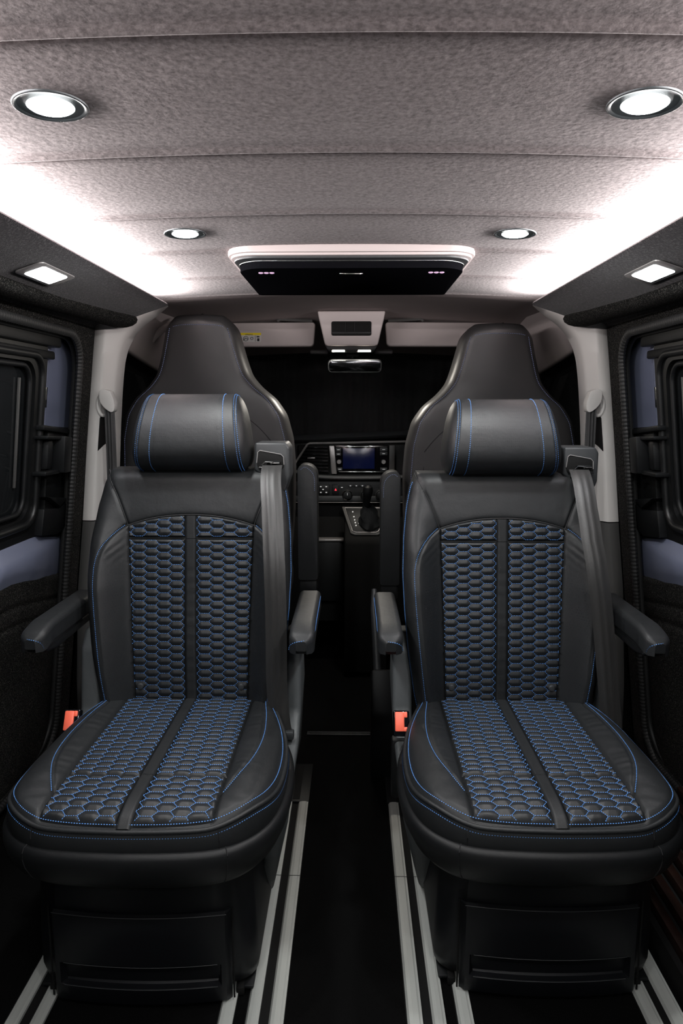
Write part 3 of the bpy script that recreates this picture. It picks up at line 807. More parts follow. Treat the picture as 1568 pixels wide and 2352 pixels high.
def make_cab_arm(par, sg):
    """folded-up armrest on the aisle side"""
    P = []; m = MB()
    poly = smooth_path([(.10, .56), (.09, .62), (.09, .88), (.115, .935), (.15, .955), (.19, .94), (.205, .88), (.205, .62), (.19, .56)], it=2).tolist()
    poly = [(y - .10, z) for y, z in poly]
    x0, x1 = (.318, .384)
    prism(m, rrect(x0, x1, .575, .968, (.040, .022, .01, .01), 8), 'y', 0, .085, .010, 3)
    o = m.build('armrest', M['leather'], par)
    if sg < 0: pass
    m = MB(); prism(m, rrect(x0 + .004, x1 - .004, .525, .580, .008, 4), 'y', .008, .08, .006, 2); m.build('armrest_hinge', M['plastic'], par)
    m = MB(); arc = [(x0 + .010, .950), (x0 + .018, .959), (x0 + .030, .959), (x0 + .042, .950), (x1 - .012, .936), (x1 - .009, .915), (x1 - .009, .88)]
    pp = smooth_path([(x, -.0003, z) for x, z in arc], it=2)
    stitch_path(m, pp, np.array([.3, -.8, .5]), .0062, .0042, wd=.0008, ht=.001); m.build('armrest_stitching', M['thread_pale'], o)


def mirror_x(root):
    for o in [k for k in bpy.data.objects if k.parent == root]: pass


cs = make_cab_seat()
for ch in [k for k in bpy.data.objects if k.parent == cs]: pass
cs2 = copy_tree(cs)
cs.location = (-.490, 2.25, 0); cs2.location = (.490, 2.28, -.026)
tag(cs, 'charcoal front seat seen from behind, behind the left rear seat, with blue edge stitching', 'seat', 'front cab seats')
tag(cs2, 'charcoal front seat seen from behind, behind the right rear seat, with blue edge stitching', 'seat', 'front cab seats')
make_cab_arm(cs, -1)
# mirrored armrest for the other seat
arms = [k for k in bpy.data.objects if k.parent == cs and k.name.startswith('armrest')]
for a in arms:
    me = a.data.copy(); me.transform(Matrix.Scale(-1, 4, (1, 0, 0))); me.flip_normals()
    b = bpy.data.objects.new(a.name.split('.')[0], me); COL.objects.link(b); b.parent = cs2; b.location = (0, 0, .0)
    for k in [q for q in bpy.data.objects if q.parent == a]:
        me2 = k.data.copy(); me2.transform(Matrix.Scale(-1, 4, (1, 0, 0))); me2.flip_normals()
        c = bpy.data.objects.new(k.name.split('.')[0], me2); COL.objects.link(c); c.parent = b

# ================================================================ rear seats, facing the camera
DX, DY, HA = .0292, .0187, .0100      # honeycomb pitch and half flat side


def hexd(X, Z, dx=DX, dy=DY, a=HA):
    """distance from the nearest honeycomb line"""
    best = np.full(X.shape, -1.0)
    i0 = np.floor(X / dx)
    sx, sy = dx - 2 * a, dy / 2; L = math.hypot(sx, sy)
    for k in (0, 1):
        i = i0 + k; cx = i * dx; off = np.where(np.mod(i, 2) == 0, 0, dy / 2)
        zz = Z - off; cz = np.round(zz / dy) * dy + off
        ax = np.abs(X - cx); az = np.abs(Z - cz)
        d1 = dy / 2 - az
        d2 = ((dx - a - ax) * sy - az * sx) / L
        best = np.maximum(best, np.minimum(d1, d2))
    return np.clip(best, 0, None)


def hex_edges(x0, x1, z0, z1, dx=DX, dy=DY, a=HA):
    E = []
    for i in range(int(x0 / dx) - 2, int(x1 / dx) + 3):
        cx = i * dx; off = 0 if i % 2 == 0 else dy / 2
        for j in range(int(z0 / dy) - 2, int(z1 / dy) + 3):
            cz = j * dy + off
            E.append(((cx - a, cz + dy / 2), (cx + a, cz + dy / 2)))
            E.append(((cx + a, cz + dy / 2), (cx + dx - a, cz)))
            E.append(((cx + a, cz - dy / 2), (cx + dx - a, cz)))
    return E


def hex_stitches(mb, inside, base, bounds, pitch=.0038, ln=.0026, **kw):
    A = []; B = []
    for (p, q) in hex_edges(*bounds):
        p = np.array(p); q = np.array(q); L = np.linalg.norm(q - p); n = max(1, int(round(L / pitch)))
        for k in range(n):
            t = (k + .5) / n; c = p + (q - p) * t; u = (q - p) / L * ln / 2
            if inside(c[0], c[1]): A.append(c - u); B.append(c + u)
    if not A: return mb
    A = np.array(A); B = np.array(B)
    PA = base(A[:, 0], A[:, 1]); PB = base(B[:, 0], B[:, 1]); e = .002
    PX = base(A[:, 0] + e, A[:, 1]) - PA; PZ = base(A[:, 0], A[:, 1] + e) - PA
    N = np.cross(PX, PZ); N /= np.linalg.norm(N, axis=1)[:, None]
    s = kw.pop('flip', 1); N = N * s
    return stitch_segments(mb, PA + N * .0002, PB + N * .0002, N, **kw)


def polydist(X, Z, poly):
    d = np.full(X.shape, 9.0)
    for (ax, az), (bx, bz) in zip(poly[:-1], poly[1:]):
        vx, vz = bx - ax, bz - az; L2 = vx * vx + vz * vz + 1e-12
        t = np.clip(((X - ax) * vx + (Z - az) * vz) / L2, 0, 1)
        d = np.minimum(d, np.hypot(X - ax - t * vx, Z - az - t * vz))
    return d


# ---- backrest functions
b_cy = curve([.38, .44, .48, .60, .69, .80, .86, .91, 1.0, 1.03], [.470, .476, .480, .492, .503, .518, .526, .533, .556, .566], .03)
b_hw = curve([.38, .42, .45, .5, .6, .7, .78, .86, .93, .98, 1.01, 1.03], [.165, .182, .195, .206, .221, .230, .234, .231, .223, .212, .198, .19], .02)
b_xi = curve([.38, .45, .60, .885, 1.03], [.130, .133, .138, .148, .148], .02)
b_B = curve([.38, .45, .55, .75, .84, .90, .95, 1.03], [.040, .052, .060, .058, .040, .014, .002, 0], .03)
ZT = 1.012
SEAM_SH = smooth_path([(.148, .886), (.158, .915), (.175, .955), (.197, .995), (.205, 1.01)], it=2)
SEAM_BO = smooth_path([(.148, .886), (.172, .868), (.196, .838), (.207, .80), (.205, .74), (.198, .66), (.190, .58), (.180, .50), (.172, .44)], it=2)


def b_bol(x, z):
    xi = b_xi(z); hw = b_hw(z); t = np.clip((np.abs(x) - xi + .008) / (hw - xi + .008), 0, 1)
    q = np.clip(t / .72, 0, 1)
    return b_B(z) * (q * q * (3 - 2 * q) - .12 * np.clip((t - .72) / .28, 0, 1) ** 2)


def b_base(x, z):
    """front surface of the backrest, facing -y"""
    x = np.asarray(x, float); z = np.asarray(z, float)
    lum = .004 * np.exp(-((z - .60) / .10) ** 2)
    return np.stack([x, b_cy(z) - b_bol(x, z) - lum + .02 * x * x, z], -1)


def b_top(x): return .908 - .024 * (np.abs(x) / .146) ** 2.2


def make_seat(belt_to):
    root = empty('captain_chair')
    # --- backrest shell
    br = empty('backrest', (0, 0, 0), root)
    nu, nv = 190, 220; r = .032; T = .085
    us = np.linspace(-1, 1, nu); P = np.zeros((nv, nu, 3))
    for k in range(nv):
        t = k / (nv - 1)
        if t < .90: z = .39 + (ZT - .026 - .39) * t / .90; e = 0
        elif t < .965: a = (t - .90) / .065 * PI / 2; z = ZT - .026 + .026 * math.sin(a); e = .026 * (1 - math.cos(a))
        else: z = ZT; e = .026 + (t - .965) / .035 * .06
        h = float(b_hw(z)); a = np.abs(us)
        x = np.where(a < .86, (h - r) * a / .86, np.where(a < .95, h - r + r * np.sin(np.clip((a - .86) / .09, 0, 1) * PI / 2), h))
        d = np.where(a < .86, 0, np.where(a < .95, r * (1 - np.cos(np.clip((a - .86) / .09, 0, 1) * PI / 2)), r + np.clip((a - .95) / .05, 0, 1) * (T - r)))
        X = np.sign(us) * x; Z = np.full(nu, z)
        Q = b_base(X, Z)
        g = np.zeros(nu)
        ax = np.abs(X)
        g += .005 * np.exp(-(polydist(ax, Z, SEAM_SH) / .0032) ** 2) + .0045 * np.exp(-(polydist(ax, Z, SEAM_BO) / .0028) ** 2)
        # soft leather creases where the bolster meets the shoulder
        cr = np.exp(-((Z - .84) / .035) ** 2) * np.exp(-((ax - .175) / .02) ** 2)
        g += .0007 * np.sin((ax * .8 + Z) * 330) * cr
        ins = (ax < b_xi(Z)) & (Z < b_top(ax))
        g = np.where(ins, .006, g)
        # upper panel puffs up a little
        up = (Z >= b_top(ax)) & (ax < .16)
        g = np.where(up, g + .004 * np.exp(-((Z - b_top(ax)) / .004)), g)
        dd = np.hypot(d, e) if e > 0 else d
        Q[:, 1] += g + np.minimum(dd, T + .02)
        P[k] = Q
    m = MB(); grid(m, P, nv, nu, flip=False); m.build('backrest_cover', M['leather'], br, ang=None)
    m = MB(); box(m, (-.17, .56, .40), (.17, .62, .97), .03, 3); m.build('rear_shell', M['plastic'], br)
    for sg in (-1, 1):
        for sm in (SEAM_SH, SEAM_BO):
            m = MB(); pp = resample(sm, .005); Q = b_base(sg * pp[:, 0], pp[:, 1]); hw = b_hw(pp[:, 1]); dd = np.clip(pp[:, 0] - (hw - r), 0, r * .98)
            Q[:, 1] += r - np.sqrt(r * r - dd * dd) + .0035; tube(m, Q, .0012, 5); m.build('seam', M['seam'], br)
    m = MB(); xx = np.linspace(-.147, .147, 60); Q = b_base(xx, b_top(xx) + .0012); Q[:, 1] += .0015; tube(m, Q, .0012, 5)
    m.build('seam', M['seam'], br)
    # --- quilted panels
    for (z0, z1f, nz) in ((.405, lambda x: .853 + 0 * x, 270), (.8575, b_top, 40)):
        for sg in (-1, 1):
            xs0 = .0140; nxp = 92
            tz = np.linspace(0, 1, nz); tx = np.linspace(0, 1, nxp)
            TX, TZ = np.meshgrid(tx, tz, indexing='ij')
            X = xs0 + (.143 - xs0) * TX; 
            Zt = z1f(X); Z = z0 + (Zt - z0) * TZ
            XI = b_xi(Z) - .0015; X = xs0 + (XI - xs0) * TX
            hd = hexd(X - xs0 - .019, Z)
            puff = .0036 * np.clip(hd / (DY / 2), 0, 1) ** .62
            ed = np.minimum(np.minimum(X - xs0, XI - X), np.minimum(Z - z0, Zt - Z))
            em = np.clip(ed / .004, 0, 1) ** .6
            Q = b_base(sg * X, Z); Q[..., 1] -= (.0008 + puff) * em - .005 * (1 - em)
            m = MB(); grid(m, Q, nxp, nz, flip=sg > 0)
            qp = m.build('quilted_panel', M['quilt'], br, ang=None)
            m = MB()
            def inside(x, z, sg=sg, z0=z0, z1f=z1f):
                return x > xs0 + .0005 and x < float(b_xi(z)) - .003 and z > z0 + .002 and z < float(z1f(np.array(x))) - .002
            def base(a, z, sg=sg):
                q = b_base(sg * a, z); q[:, 1] -= .0020; return q
            # shift lattice so that it matches the puffs
            def base2(a, z, sg=sg): return base(a + xs0 + .019, z)
            hex_stitches(m, lambda x, z: inside(x + xs0 + .019, z), base2, (-.04, .15, z0 - .02, .93), flip=sg)
            st = m.build('stitching', M['thread'], qp, ang=None); tag(st, kind='stuff')
    # --- centre strips
    for z0, z1 in ((.40, .8545), (.8555, .9078)):
        tx = np.linspace(-1, 1, 13); tz = np.linspace(0, 1, 60); TX, TZ = np.meshgrid(tx, tz, indexing='ij')
        X = TX * .0128; Z = z0 + (z1 - z0) * TZ
        Q = b_base(X, Z); em = np.clip((1 - np.abs(TX)) / .25, 0, 1) ** .6
        Q[..., 1] -= .0026 * em - .003 * (1 - em) + .0005 * np.sin(Z * 240) * (Z < .8)
        m = MB(); grid(m, Q, 13, 60, flip=True); m.build('centre_strip', M['leather'], br, ang=None)
    # --- stitched seams on the bolsters and along the outer edge
    for sg in (-1, 1):
        m = MB()
        for off in (.0045,):
            pp = []
            for (x, z) in SEAM_BO: pp.append((x + off, z))
            pp = resample(pp, .006)
            Q = b_base(sg * pp[:, 0], pp[:, 1]); Q[:, 1] -= .0003
            hw = b_hw(pp[:, 1]); dd = np.clip(pp[:, 0] - (hw - r), 0, r * .98); Q[:, 1] += r - np.sqrt(r * r - dd * dd)
            stitch_path(m, Q, np.array([sg * .2, -1, 0]), .0042, .0029, wd=.0007, ht=.0009)
        m.build('seam_stitching', M['thread'], br, ang=None)
        zz = np.linspace(.42, .99, 60)
        for k, dep in enumerate((.030, .038)):
            m = MB()
            Q = np.array([(sg * (float(b_hw(z)) + .0006), float(b_base(b_hw(z), z)[1]) + dep + .003, z) for z in zz])
            stitch_path(m, Q, np.array([sg * 1.0, -.2, 0]), .0046, .0031, wd=.0008, ht=.0010); m.build('edge_stitching', M['thread'], br, ang=None)
    # perforations on the bolster
    for sg in (-1, 1):
        pp = []
        for r_ in range(46):
            z = .50 + r_ * .0062
            for c in range(9):
                x = .152 + c * .0045 + (.0022 if r_ % 2 else 0)
                if x > .190 or math.sin((x * 300) + z * 105) * math.sin(x * 210 - z * 90) < -.05: continue
                pp.append((sg * x, z))
        pp = np.array(pp); Q = b_base(pp[:, 0], pp[:, 1]); Q[:, 1] -= .0004
        m = MB()
        A = Q + np.array([-.0007, 0, 0]); B = Q + np.array([.0007, 0, 0]); stitch_segments(m, A, B, np.tile([0, -1., 0], (len(A), 1)), wd=.0007, ht=.0001)
        tag(m.build('perforations', M['seam'], br, ang=None), kind='stuff')
    # two round studs
    for sg in (-1, 1):
        c = b_base(np.array([sg * .118]), np.array([.512]))[0]
        m = MB(); lathe(m, [(.0075, 0), (.0075, .003), (.006, .0055), (.002, .006)], (c[0], c[1] - .003, c[2]), 20, 'y'); m.build('stud', M['plastic_grey'], br)

    # --- headrest: rounded bolster with two straps
    hr = empty('headrest', (0, 0, 0), root)
    sec = smooth_path([(.575, 1.005), (.530, 1.022), (.512, 1.055), (.520, 1.105), (.545, 1.150), (.575, 1.180), (.615, 1.190), (.655, 1.180), (.672, 1.140), (.672, 1.05), (.655, 1.012), (.61, 1.003), (.575, 1.005)], it=3)[:-1]
    sec = resample(np.vstack([sec, sec[:1]]), .006)[:-1]
    cyy, czz = sec[:, 0].mean(), sec[:, 1].mean()
    def hrx(z): return .142 - .022 * np.clip((z - 1.02) / .17, 0, 1) ** 1.2
    nx = 81; us = np.sin(np.linspace(-PI / 2, PI / 2, nx)); P = np.zeros((nx, len(sec), 3))
    strap = (.60, .835)
    for k, u in enumerate(us):
        a = abs(u)
        sc = 1.0 if a < .80 else math.sqrt(max(1e-6, 1 - ((a - .80) / .2) ** 2)) ** .62
        sc *= 1 - .0 * a
        g = sum(math.exp(-((a - q) / .009) ** 2) for q in strap) * .0035
        yy = cyy + (sec[:, 0] - cyy) * sc; zz = czz + (sec[:, 1] - czz) * sc
        nrm = np.stack([sec[:, 0] - cyy, sec[:, 1] - czz], 1); nrm /= np.linalg.norm(nrm, axis=1)[:, None]
        yy = yy - nrm[:, 0] * g; zz = zz - nrm[:, 1] * g
        P[k] = np.stack([u * hrx(zz), yy, zz], 1)
    m = MB(); grid(m, np.concatenate([P, P[:, :1]], 1), nx, len(sec) + 1)
    m.build('cushion_roll', M['leather'], hr, ang=None)
    for u0 in (.60 - .022, -.60 + .022, .835 - .018, .835 + .022, -.835 + .018, -.835 - .022):
        m = MB(); u0 = u0 + (.042 if abs(u0) < .6 and u0 > 0 else (-.042 if abs(u0) < .6 else 0))
        a = abs(u0); sc = 1.0 if a < .80 else math.sqrt(max(1e-6, 1 - ((a - .80) / .2) ** 2)) ** .62
        half = sec[:int(len(sec) * .58)]
        yy = cyy + (half[:, 0] - cyy) * sc; zz = czz + (half[:, 1] - czz) * sc
        nrm = np.stack([0 * yy + .25 * np.sign(u0) * (a > .8), half[:, 0] - cyy, half[:, 1] - czz], 1); nrm /= np.linalg.norm(nrm, axis=1)[:, None]
        Q = np.stack([u0 * hrx(zz), yy, zz], 1) + nrm * .0003
        stitch_path(m, Q, nrm, .0046, .0031, wd=.0008, ht=.001)
        m.build('stitching', M['thread'], hr, ang=None)
    for q in strap:
        for sg in (-1, 1):
            sc = 1.0 if q < .80 else math.sqrt(1 - ((q - .80) / .2) ** 2) ** .62
            half = sec[:int(len(sec) * .58)]; yy = cyy + (half[:, 0] - cyy) * sc; zz = czz + (half[:, 1] - czz) * sc
            nrm = np.stack([half[:, 0] - cyy, half[:, 1] - czz], 1); nrm /= np.linalg.norm(nrm, axis=1)[:, None]
            m = MB(); tube(m, np.stack([sg * q * hrx(zz), yy - nrm[:, 0] * .0028, zz - nrm[:, 1] * .0028], 1), .0011, 5); m.build('seam', M['seam'], hr)
    pp = []
    for r_ in range(12):
        for c in range(34):
            x = -.075 + c * .0045; ph = (x * 1000 / 13 + (1 if r_ % 8 < 4 else -1) * (r_ % 4) * .35)
            if math.sin(ph) < -.1: continue
            i = int(len(sec) * (.20 + .018 * r_)); pp.append((x, sec[i][0], sec[i][1], sec[i][0] - cyy, sec[i][1] - czz))
    pp = np.array(pp); N = np.stack([0 * pp[:, 0], pp[:, 3], pp[:, 4]], 1); N /= np.linalg.norm(N, axis=1)[:, None]
    C = pp[:, :3] + N * .0003; m = MB(); stitch_segments(m, C - [.0006, 0, 0], C + [.0006, 0, 0], N, wd=.0007, ht=.0001)
    tag(m.build('perforations', M['seam'], hr, ang=None), kind='stuff')
    for x in (-.06, .06):
        m = MB(); tube(m, [(x, .60, .96), (x, .60, 1.02)], .007, 10); m.build('post', M['chrome'], hr)

    # --- seat cushion
    cu = empty('seat_cushion', (0, 0, 0), root)
    OUT = np.array([(0, -.008), (.06, -.0065), (.11, -.003), (.15, .004), (.188, .022), (.218, .055), (.236, .10), (.245, .165), (.245, .25), (.235, .32), (.214, .385), (.196, .43), (.188, .48)])
    OUT = smooth_path(OUT, it=2)
    yf = curve(OUT[:60, 0], OUT[:60, 1]) if False else None
    # front edge: y as function of x (x<.15) ; sides: half width as a function of y
    wy_y = OUT[:, 1]; wy_x = OUT[:, 0]
    def c_w(y): return np.interp(y, wy_y, wy_x)
    def c_yfront(x): return np.interp(np.abs(x), wy_x[:np.argmax(wy_x)], wy_y[:np.argmax(wy_x)])
    def c_z(x, y):
        x = np.asarray(x, float); y = np.asarray(y, float)
        z = .489 - .006 * np.clip(y / .48, 0, 1) - .010 * np.clip((.06 - y) / .06, 0, 1) ** 2
        ax = np.abs(x)
        xi = .146; t = np.clip((ax - xi) / (.245 - xi), 0, 1)
        z = z + .016 * np.sin(PI * np.clip(t * 1.05, 0, 1)) ** .9 * np.clip(y / .12, 0, 1) ** .7 - .012 * t ** 3
        return z
    def c_base(x, y): return np.stack([np.asarray(x, float), np.asarray(y, float), c_z(x, y)], -1)
    SC = smooth_path([(.147, .072), (.165, .11), (.182, .155), (.192, .21), (.195, .28), (.188, .36), (.178, .42), (.172, .47)], it=2)
    # parametrise: y lines from the front edge to the back for fixed u across
    nu, nv = 170, 170
    us = np.linspace(-1, 1, nu); P = np.zeros((nv, nu, 3))
    for k in range(nv):
        t = k / (nv - 1); ysc = t ** 1.6
        # row is a curve interpolating the outline front: map square to outline
        yb = -.008 + ysc * .488
        w_ = float(c_w(yb + 1e-5)) if yb > -.0079 else 0
        X = us * .246; 
        P[k, :, 0] = X
    # polar-free mapping: x = u*w(y), y sampled densely near front
    ysamp = np.r_[-.008 + .012 * np.linspace(0, 1, 22) ** 2, np.linspace(.0045, .08, 40), np.linspace(.083, .48, 110)]
    rows = []
    for y in ysamp:
        w_ = max(.004, float(c_w(y))); X = us * w_; Y = np.full(nu, y)
        Q = c_base(X, Y)
        edge = np.minimum(w_ - np.abs(X), Y - c_yfront(X))
        Q[:, 2] -= .010 * (1 - np.clip(edge / .018, 0, 1)) ** 2
        ax = np.abs(X)
        Q[:, 2] -= .0035 * np.exp(-(polydist(ax, Y, SC) / .003) ** 2)
        Q[:, 2] -= np.clip((Y - c_yfront(X)) / .008, 0, 1) * np.where(ax < .147, .006, .004 * np.exp(-((ax - .147) / .003) ** 2))
        cr = np.exp(-((ax - .17) / .03) ** 2)
        Q[:, 2] += .0006 * np.sin(Y * 190 + ax * 60 + 3 * np.sin(Y * 37)) * np.sin(Y * 61 + ax * 25) * cr * (ax > .15)
        rows.append(Q)
    m = MB(); grid(m, np.array(rows), len(ysamp), nu, flip=True); m.build('cushion_cover', M['leather'], cu, ang=None)
    # quilted inserts: front and main, left and right
    def q_xi(y): return .147 + .004 * np.clip((.06 - y) / .06, 0, 1)
    for (y0f, y1, nz) in ((None, .128, 90), (.1325, .47, 215)):
        for sg in (-1, 1):
            xs0 = .0140; nxp = 92
            TX, TZ = np.meshgrid(np.linspace(0, 1, nxp), np.linspace(0, 1, nz), indexing='ij')
            X = xs0 + (.147 - xs0) * TX
            Y0 = (c_yfront(X) + .0075) if y0f is None else y0f + 0 * X
            Y = Y0 + (y1 - Y0) * TZ
            hd = hexd(X - xs0 - .019, Y, DX, DY * 1.12 if y0f is None else DY)
            dyy = DY * 1.12 if y0f is None else DY
            puff = .0038 * np.clip(hd / (dyy / 2), 0, 1) ** .62
            ed = np.minimum(np.minimum(X - xs0, .147 - X), np.minimum(Y - Y0, y1 - Y)); em = np.clip(ed / .005, 0, 1) ** .6
            Q = c_base(sg * X, Y); Q[..., 2] += (.0006 + puff) * em - .005 * (1 - em)
            edge = Y - c_yfront(X); Q[..., 2] -= .010 * (1 - np.clip(edge / .018, 0, 1)) ** 2
            m = MB(); grid(m, Q, nxp, nz, flip=sg < 0); qp = m.build('quilted_panel', M['quilt'], cu, ang=None)
            m = MB()
            def inside(x, y, y0f=y0f, y1=y1):
                xx = x + xs0 + .019
                lo = float(c_yfront(xx)) + .009 if y0f is None else y0f + .002
                return xx > xs0 + .0005 and xx < .1455 and y > lo and y < y1 - .002
            def base(a, y, sg=sg):
                xx = a + xs0 + .019; q = c_base(sg * xx, y); q[:, 2] += .0019
                q[:, 2] -= .010 * (1 - np.clip((y - c_yfront(xx)) / .018, 0, 1)) ** 2; return q
            A0 = globals()['DY']
            if y0f is None:
                E_ = hex_edges
            hs = MB()
            bd = (-.04, .16, -.03, .50)
            if y0f is None:
                # same honeycomb, slightly longer cells near the front edge
                A = []; B = []
                for (p, q) in hex_edges(-.04, .16, -.03, .16, DX, DY * 1.12, HA):
                    p = np.array(p); q = np.array(q); L = np.linalg.norm(q - p); n = max(1, int(round(L / .0038)))
                    for k in range(n):
                        t = (k + .5) / n; c = p + (q - p) * t; u = (q - p) / L * .0013
                        if inside(c[0], c[1]): A.append(c - u); B.append(c + u)
                A = np.array(A); B = np.array(B); PA = base(A[:, 0], A[:, 1]); PB = base(B[:, 0], B[:, 1])
                stitch_segments(m, PA, PB, np.tile([0, 0, 1.], (len(PA), 1)), wd=.0007, ht=.0009)
            else:
                hex_stitches(m, inside, base, bd, flip=sg)
            tag(m.build('stitching', M['thread'], qp, ang=None), kind='stuff')
    for y0, y1 in ((-.0075, .1305), (.1315, .47)):
        TX, TZ = np.meshgrid(np.linspace(-1, 1, 13), np.linspace(0, 1, 60), indexing='ij')
        X = TX * .0128; Y = y0 + (y1 - y0) * TZ; Q = c_base(X, Y); em = np.clip((1 - np.abs(TX)) / .25, 0, 1) ** .6
        Q[..., 2] += .0028 * em - .003 * (1 - em) - .010 * (1 - np.clip((Y + .008) / .018, 0, 1)) ** 2
        m = MB(); grid(m, Q, 13, 60); m.build('centre_strip', M['leather'], cu, ang=None)
    # outline loops
    full = np.vstack([OUT[::-1] * [-1, 1], OUT[1:]])
    # outward normals
    Tn = np.gradient(full, axis=0); Nn = np.stack([Tn[:, 1], -Tn[:, 0]], 1); Nn /= np.linalg.norm(Nn, axis=1)[:, None]
    def edge_z(p): return c_z(p[:, 0], p[:, 1]) - .010
    ez = edge_z(full)
    m = MB(); tube(m, np.c_[full + Nn * .0015, ez - .002], .0042, 8); m.build('piping', M['leather'], cu, ang=80)
    for dn, dz, nz_ in ((-.0060, .0015 + .0060, (0, 0, 1)), (.0052, -.011, None)):
        m = MB(); Q = np.c_[full + Nn * dn, ez + dz]
        if nz_: Q[:, 2] = c_z(Q[:, 0], Q[:, 1]) - .010 * (1 - .0060 / .018) ** 2 + .0010 + .0004 * (np.abs(Q[:, 0]) < .149)
        N3 = np.tile([0, 0, 1.], (len(Q), 1)) if nz_ else np.c_[Nn, np.full(len(Nn), .35)]
        stitch_path(m, Q, N3, .0046, .0031, wd=.0008, ht=.001); m.build('edge_stitching', M['thread'], cu, ang=None)
    for sg in (-1, 1):
        m = MB(); pp = resample([(x + .004, y) for x, y in SC], .006); Q = c_base(sg * pp[:, 0], pp[:, 1]); Q[:, 2] += .0004
        stitch_path(m, Q, np.array([0, 0, 1.]), .0046, .0031, wd=.0008, ht=.001); m.build('seam_stitching', M['thread'], cu, ang=None)
    # side band of leather below the piping
    prof = [(.003, -.004), (.0055, -.012), (.0075, -.026), (.006, -.045), (.002, -.062), (-.02, -.068)]
    P = [np.c_[full + Nn * a, np.interp(abs(b), [0, .062, .08], [1, 0, 0]) * ez + (1 - np.interp(abs(b), [0, .062, .08], [1, 0, 0])) * .479 + b] for a, b in prof]
    m = MB(); grid(m, np.array(P), len(prof), len(full), flip=True); m.build('side_band', M['leather'], cu, ang=None)
    # vertical band seams
    for sg in (-1, 1):
        m = MB(); i = np.argmin(np.abs(full[:, 0] - sg * .152) + (full[:, 1] > .1)); tube(m, [P[j][i] + np.r_[Nn[i] * .0004, 0] for j in range(5)], .0009, 5)
        m.build('band_seam', M['seam'], cu)
    # --- moulded surround below the cushion
    prof = [(-.015, .425), (.004, .434), (.012, .432), (.0165, .424), (.017, .412), (.013, .395), (.002, .372), (-.012, .356), (-.045, .350)]
    def scl(p, a): return p + Nn * a
    P = [np.c_[scl(full, a), np.full(len(full), z)] for a, z in prof]
    m = MB(); grid(m, np.array(P), len(prof), len(full), flip=True)
    # cross part at the back
    m.build('surround', M['plastic'], root, ang=60)
    for sg in (-1, 1):
        m = MB(); i = np.argmin(np.abs(full[:, 0] - sg * .160) + (full[:, 1] > .1)); tube(m, [P[j][i] + np.r_[Nn[i] * .0003, 0] for j in range(1, 8)], .0010, 5)
        m.build('surround_joint', M['seam'], root)
    m = MB(); box(m, (-.19, .05, .34), (.19, .52, .44), .01); m.build('seat_pan', M['matte'], root)

    # --- side covers, left and right
    for sg in (-1, 1):
        poly = [(.485, .600), (.515, .640), (.56, .640), (.60, .50), (.62, .32), (.61, .16), (.60, .03), (.42, .03), (.36, .10), (.30, .20), (.27, .30), (.27, .36), (.34, .395), (.42, .415), (.462, .46)]
        x0 = .212 if sg < 0 else .222
        m = MB(); prism(m, poly, 'x', sg * x0, sg * .258, .010, 3)
        for v in m.v[0]:
            v[0] -= sg * (.022 * min(1, max(0, (.42 - v[2]) / .18)) + .045 * min(1, max(0, (.27 - v[2]) / .24)))
        m.build('side_cover', M['side_grey'], root)
    # lever pocket on the left side cover
    m = MB(); box(m, (-.262, .405, .27), (-.222, .435, .415), .006); m.build('release_lever', M['plastic'], root)

    # --- armrests
    for sg in (-1, 1):
        ar = empty('armrest', (sg * .274, .28, .698), root)
        # pad: wedge-nosed soft block
        n = 40; P = []
        ysq = np.linspace(0, .30, n)
        sec_ = rrect(-.026, .026, -.026, .018, (.012, .012, .006, .006), 5)
        for y in ysq:
            k = math.sqrt(max(0, 1 - (1 - min(1, (y + .0005) / .022)) ** 2)); k = .25 + .75 * k
            dz = -.016 * (1 - min(1, y / .07)) ** 1.6
            P.append([(px * k, y, (pz + .008) * (.5 + .5 * k) - .008 + dz * (1 if pz > -.02 else .3)) for px, pz in sec_])
        m = MB(); P = np.array(P); P = np.concatenate([P, P[:, :1]], 1); grid(m, P, n, P.shape[1], flip=True); nn2 = P.shape[1]; m.f.append(tuple(range(nn2 - 1))); m.f.append(tuple((n - 1) * nn2 + j for j in range(nn2 - 1))[::-1])
        pad = m.build('armrest_pad', M['leather'], ar, ang=60)
        m = MB(); poly = [(.012, -.026), (.03, -.043), (.08, -.050), (.29, -.048), (.30, -.026)]; prism(m, poly, 'x', -.022, .022, .006, 3); m.build('armrest_shell', M['plastic'], ar)
        # stitching round the nose
        q = sg if True else 1
        pp = smooth_path([(-sg * .0255, .008, -.026), (-sg * .024, .004, -.014), (-sg * .012, .000, -.006), (sg * .010, .002, -.004), (sg * .0262, .03, .000), (sg * .0265, .09, .010), (sg * .0265, .20, .010), (sg * .0265, .28, .010)], it=2)
        m = MB(); stitch_path(m, pp + np.array([0, -.0008, 0]), np.array([sg * .5, -.6, .4]), .0046, .0031, wd=.0008, ht=.001); m.build('stitching', M['thread'], pad, ang=None)
    # --- red belt buckle at the left
    bk = empty('belt_buckle', (-.243, .385, .470), root)
    Rb = Matrix.Rotation(math.radians(-28), 4, 'X')
    m = MB(); box(m, (-.018, -.010, -.032), (.018, .012, .024), .004); m.xf(Rb); m.build('buckle_body', M['gloss'], bk)
    m = MB(); box(m, (-.0145, -.0135, -.022), (.0065, -.006, .0205), .003); box(m, (.0045, -.0120, -.022), (.0135, -.006, -.012), .002); box(m, (.0045, -.0120, .008), (.0135, -.006, .0205), .002); m.xf(Rb); m.build('release_button', M['orange'], bk)

    # --- belt outlet on the right shoulder
    gd = empty('belt_outlet', (.186, .60, 1.04), root)
    n1 = MB()
    prism(n1, [(-.038, .035), (.034, .035), (.043, .022), (.043, -.045), (.030, -.082), (-.040, -.030)], 'y', -.035, .06, .005, 3)
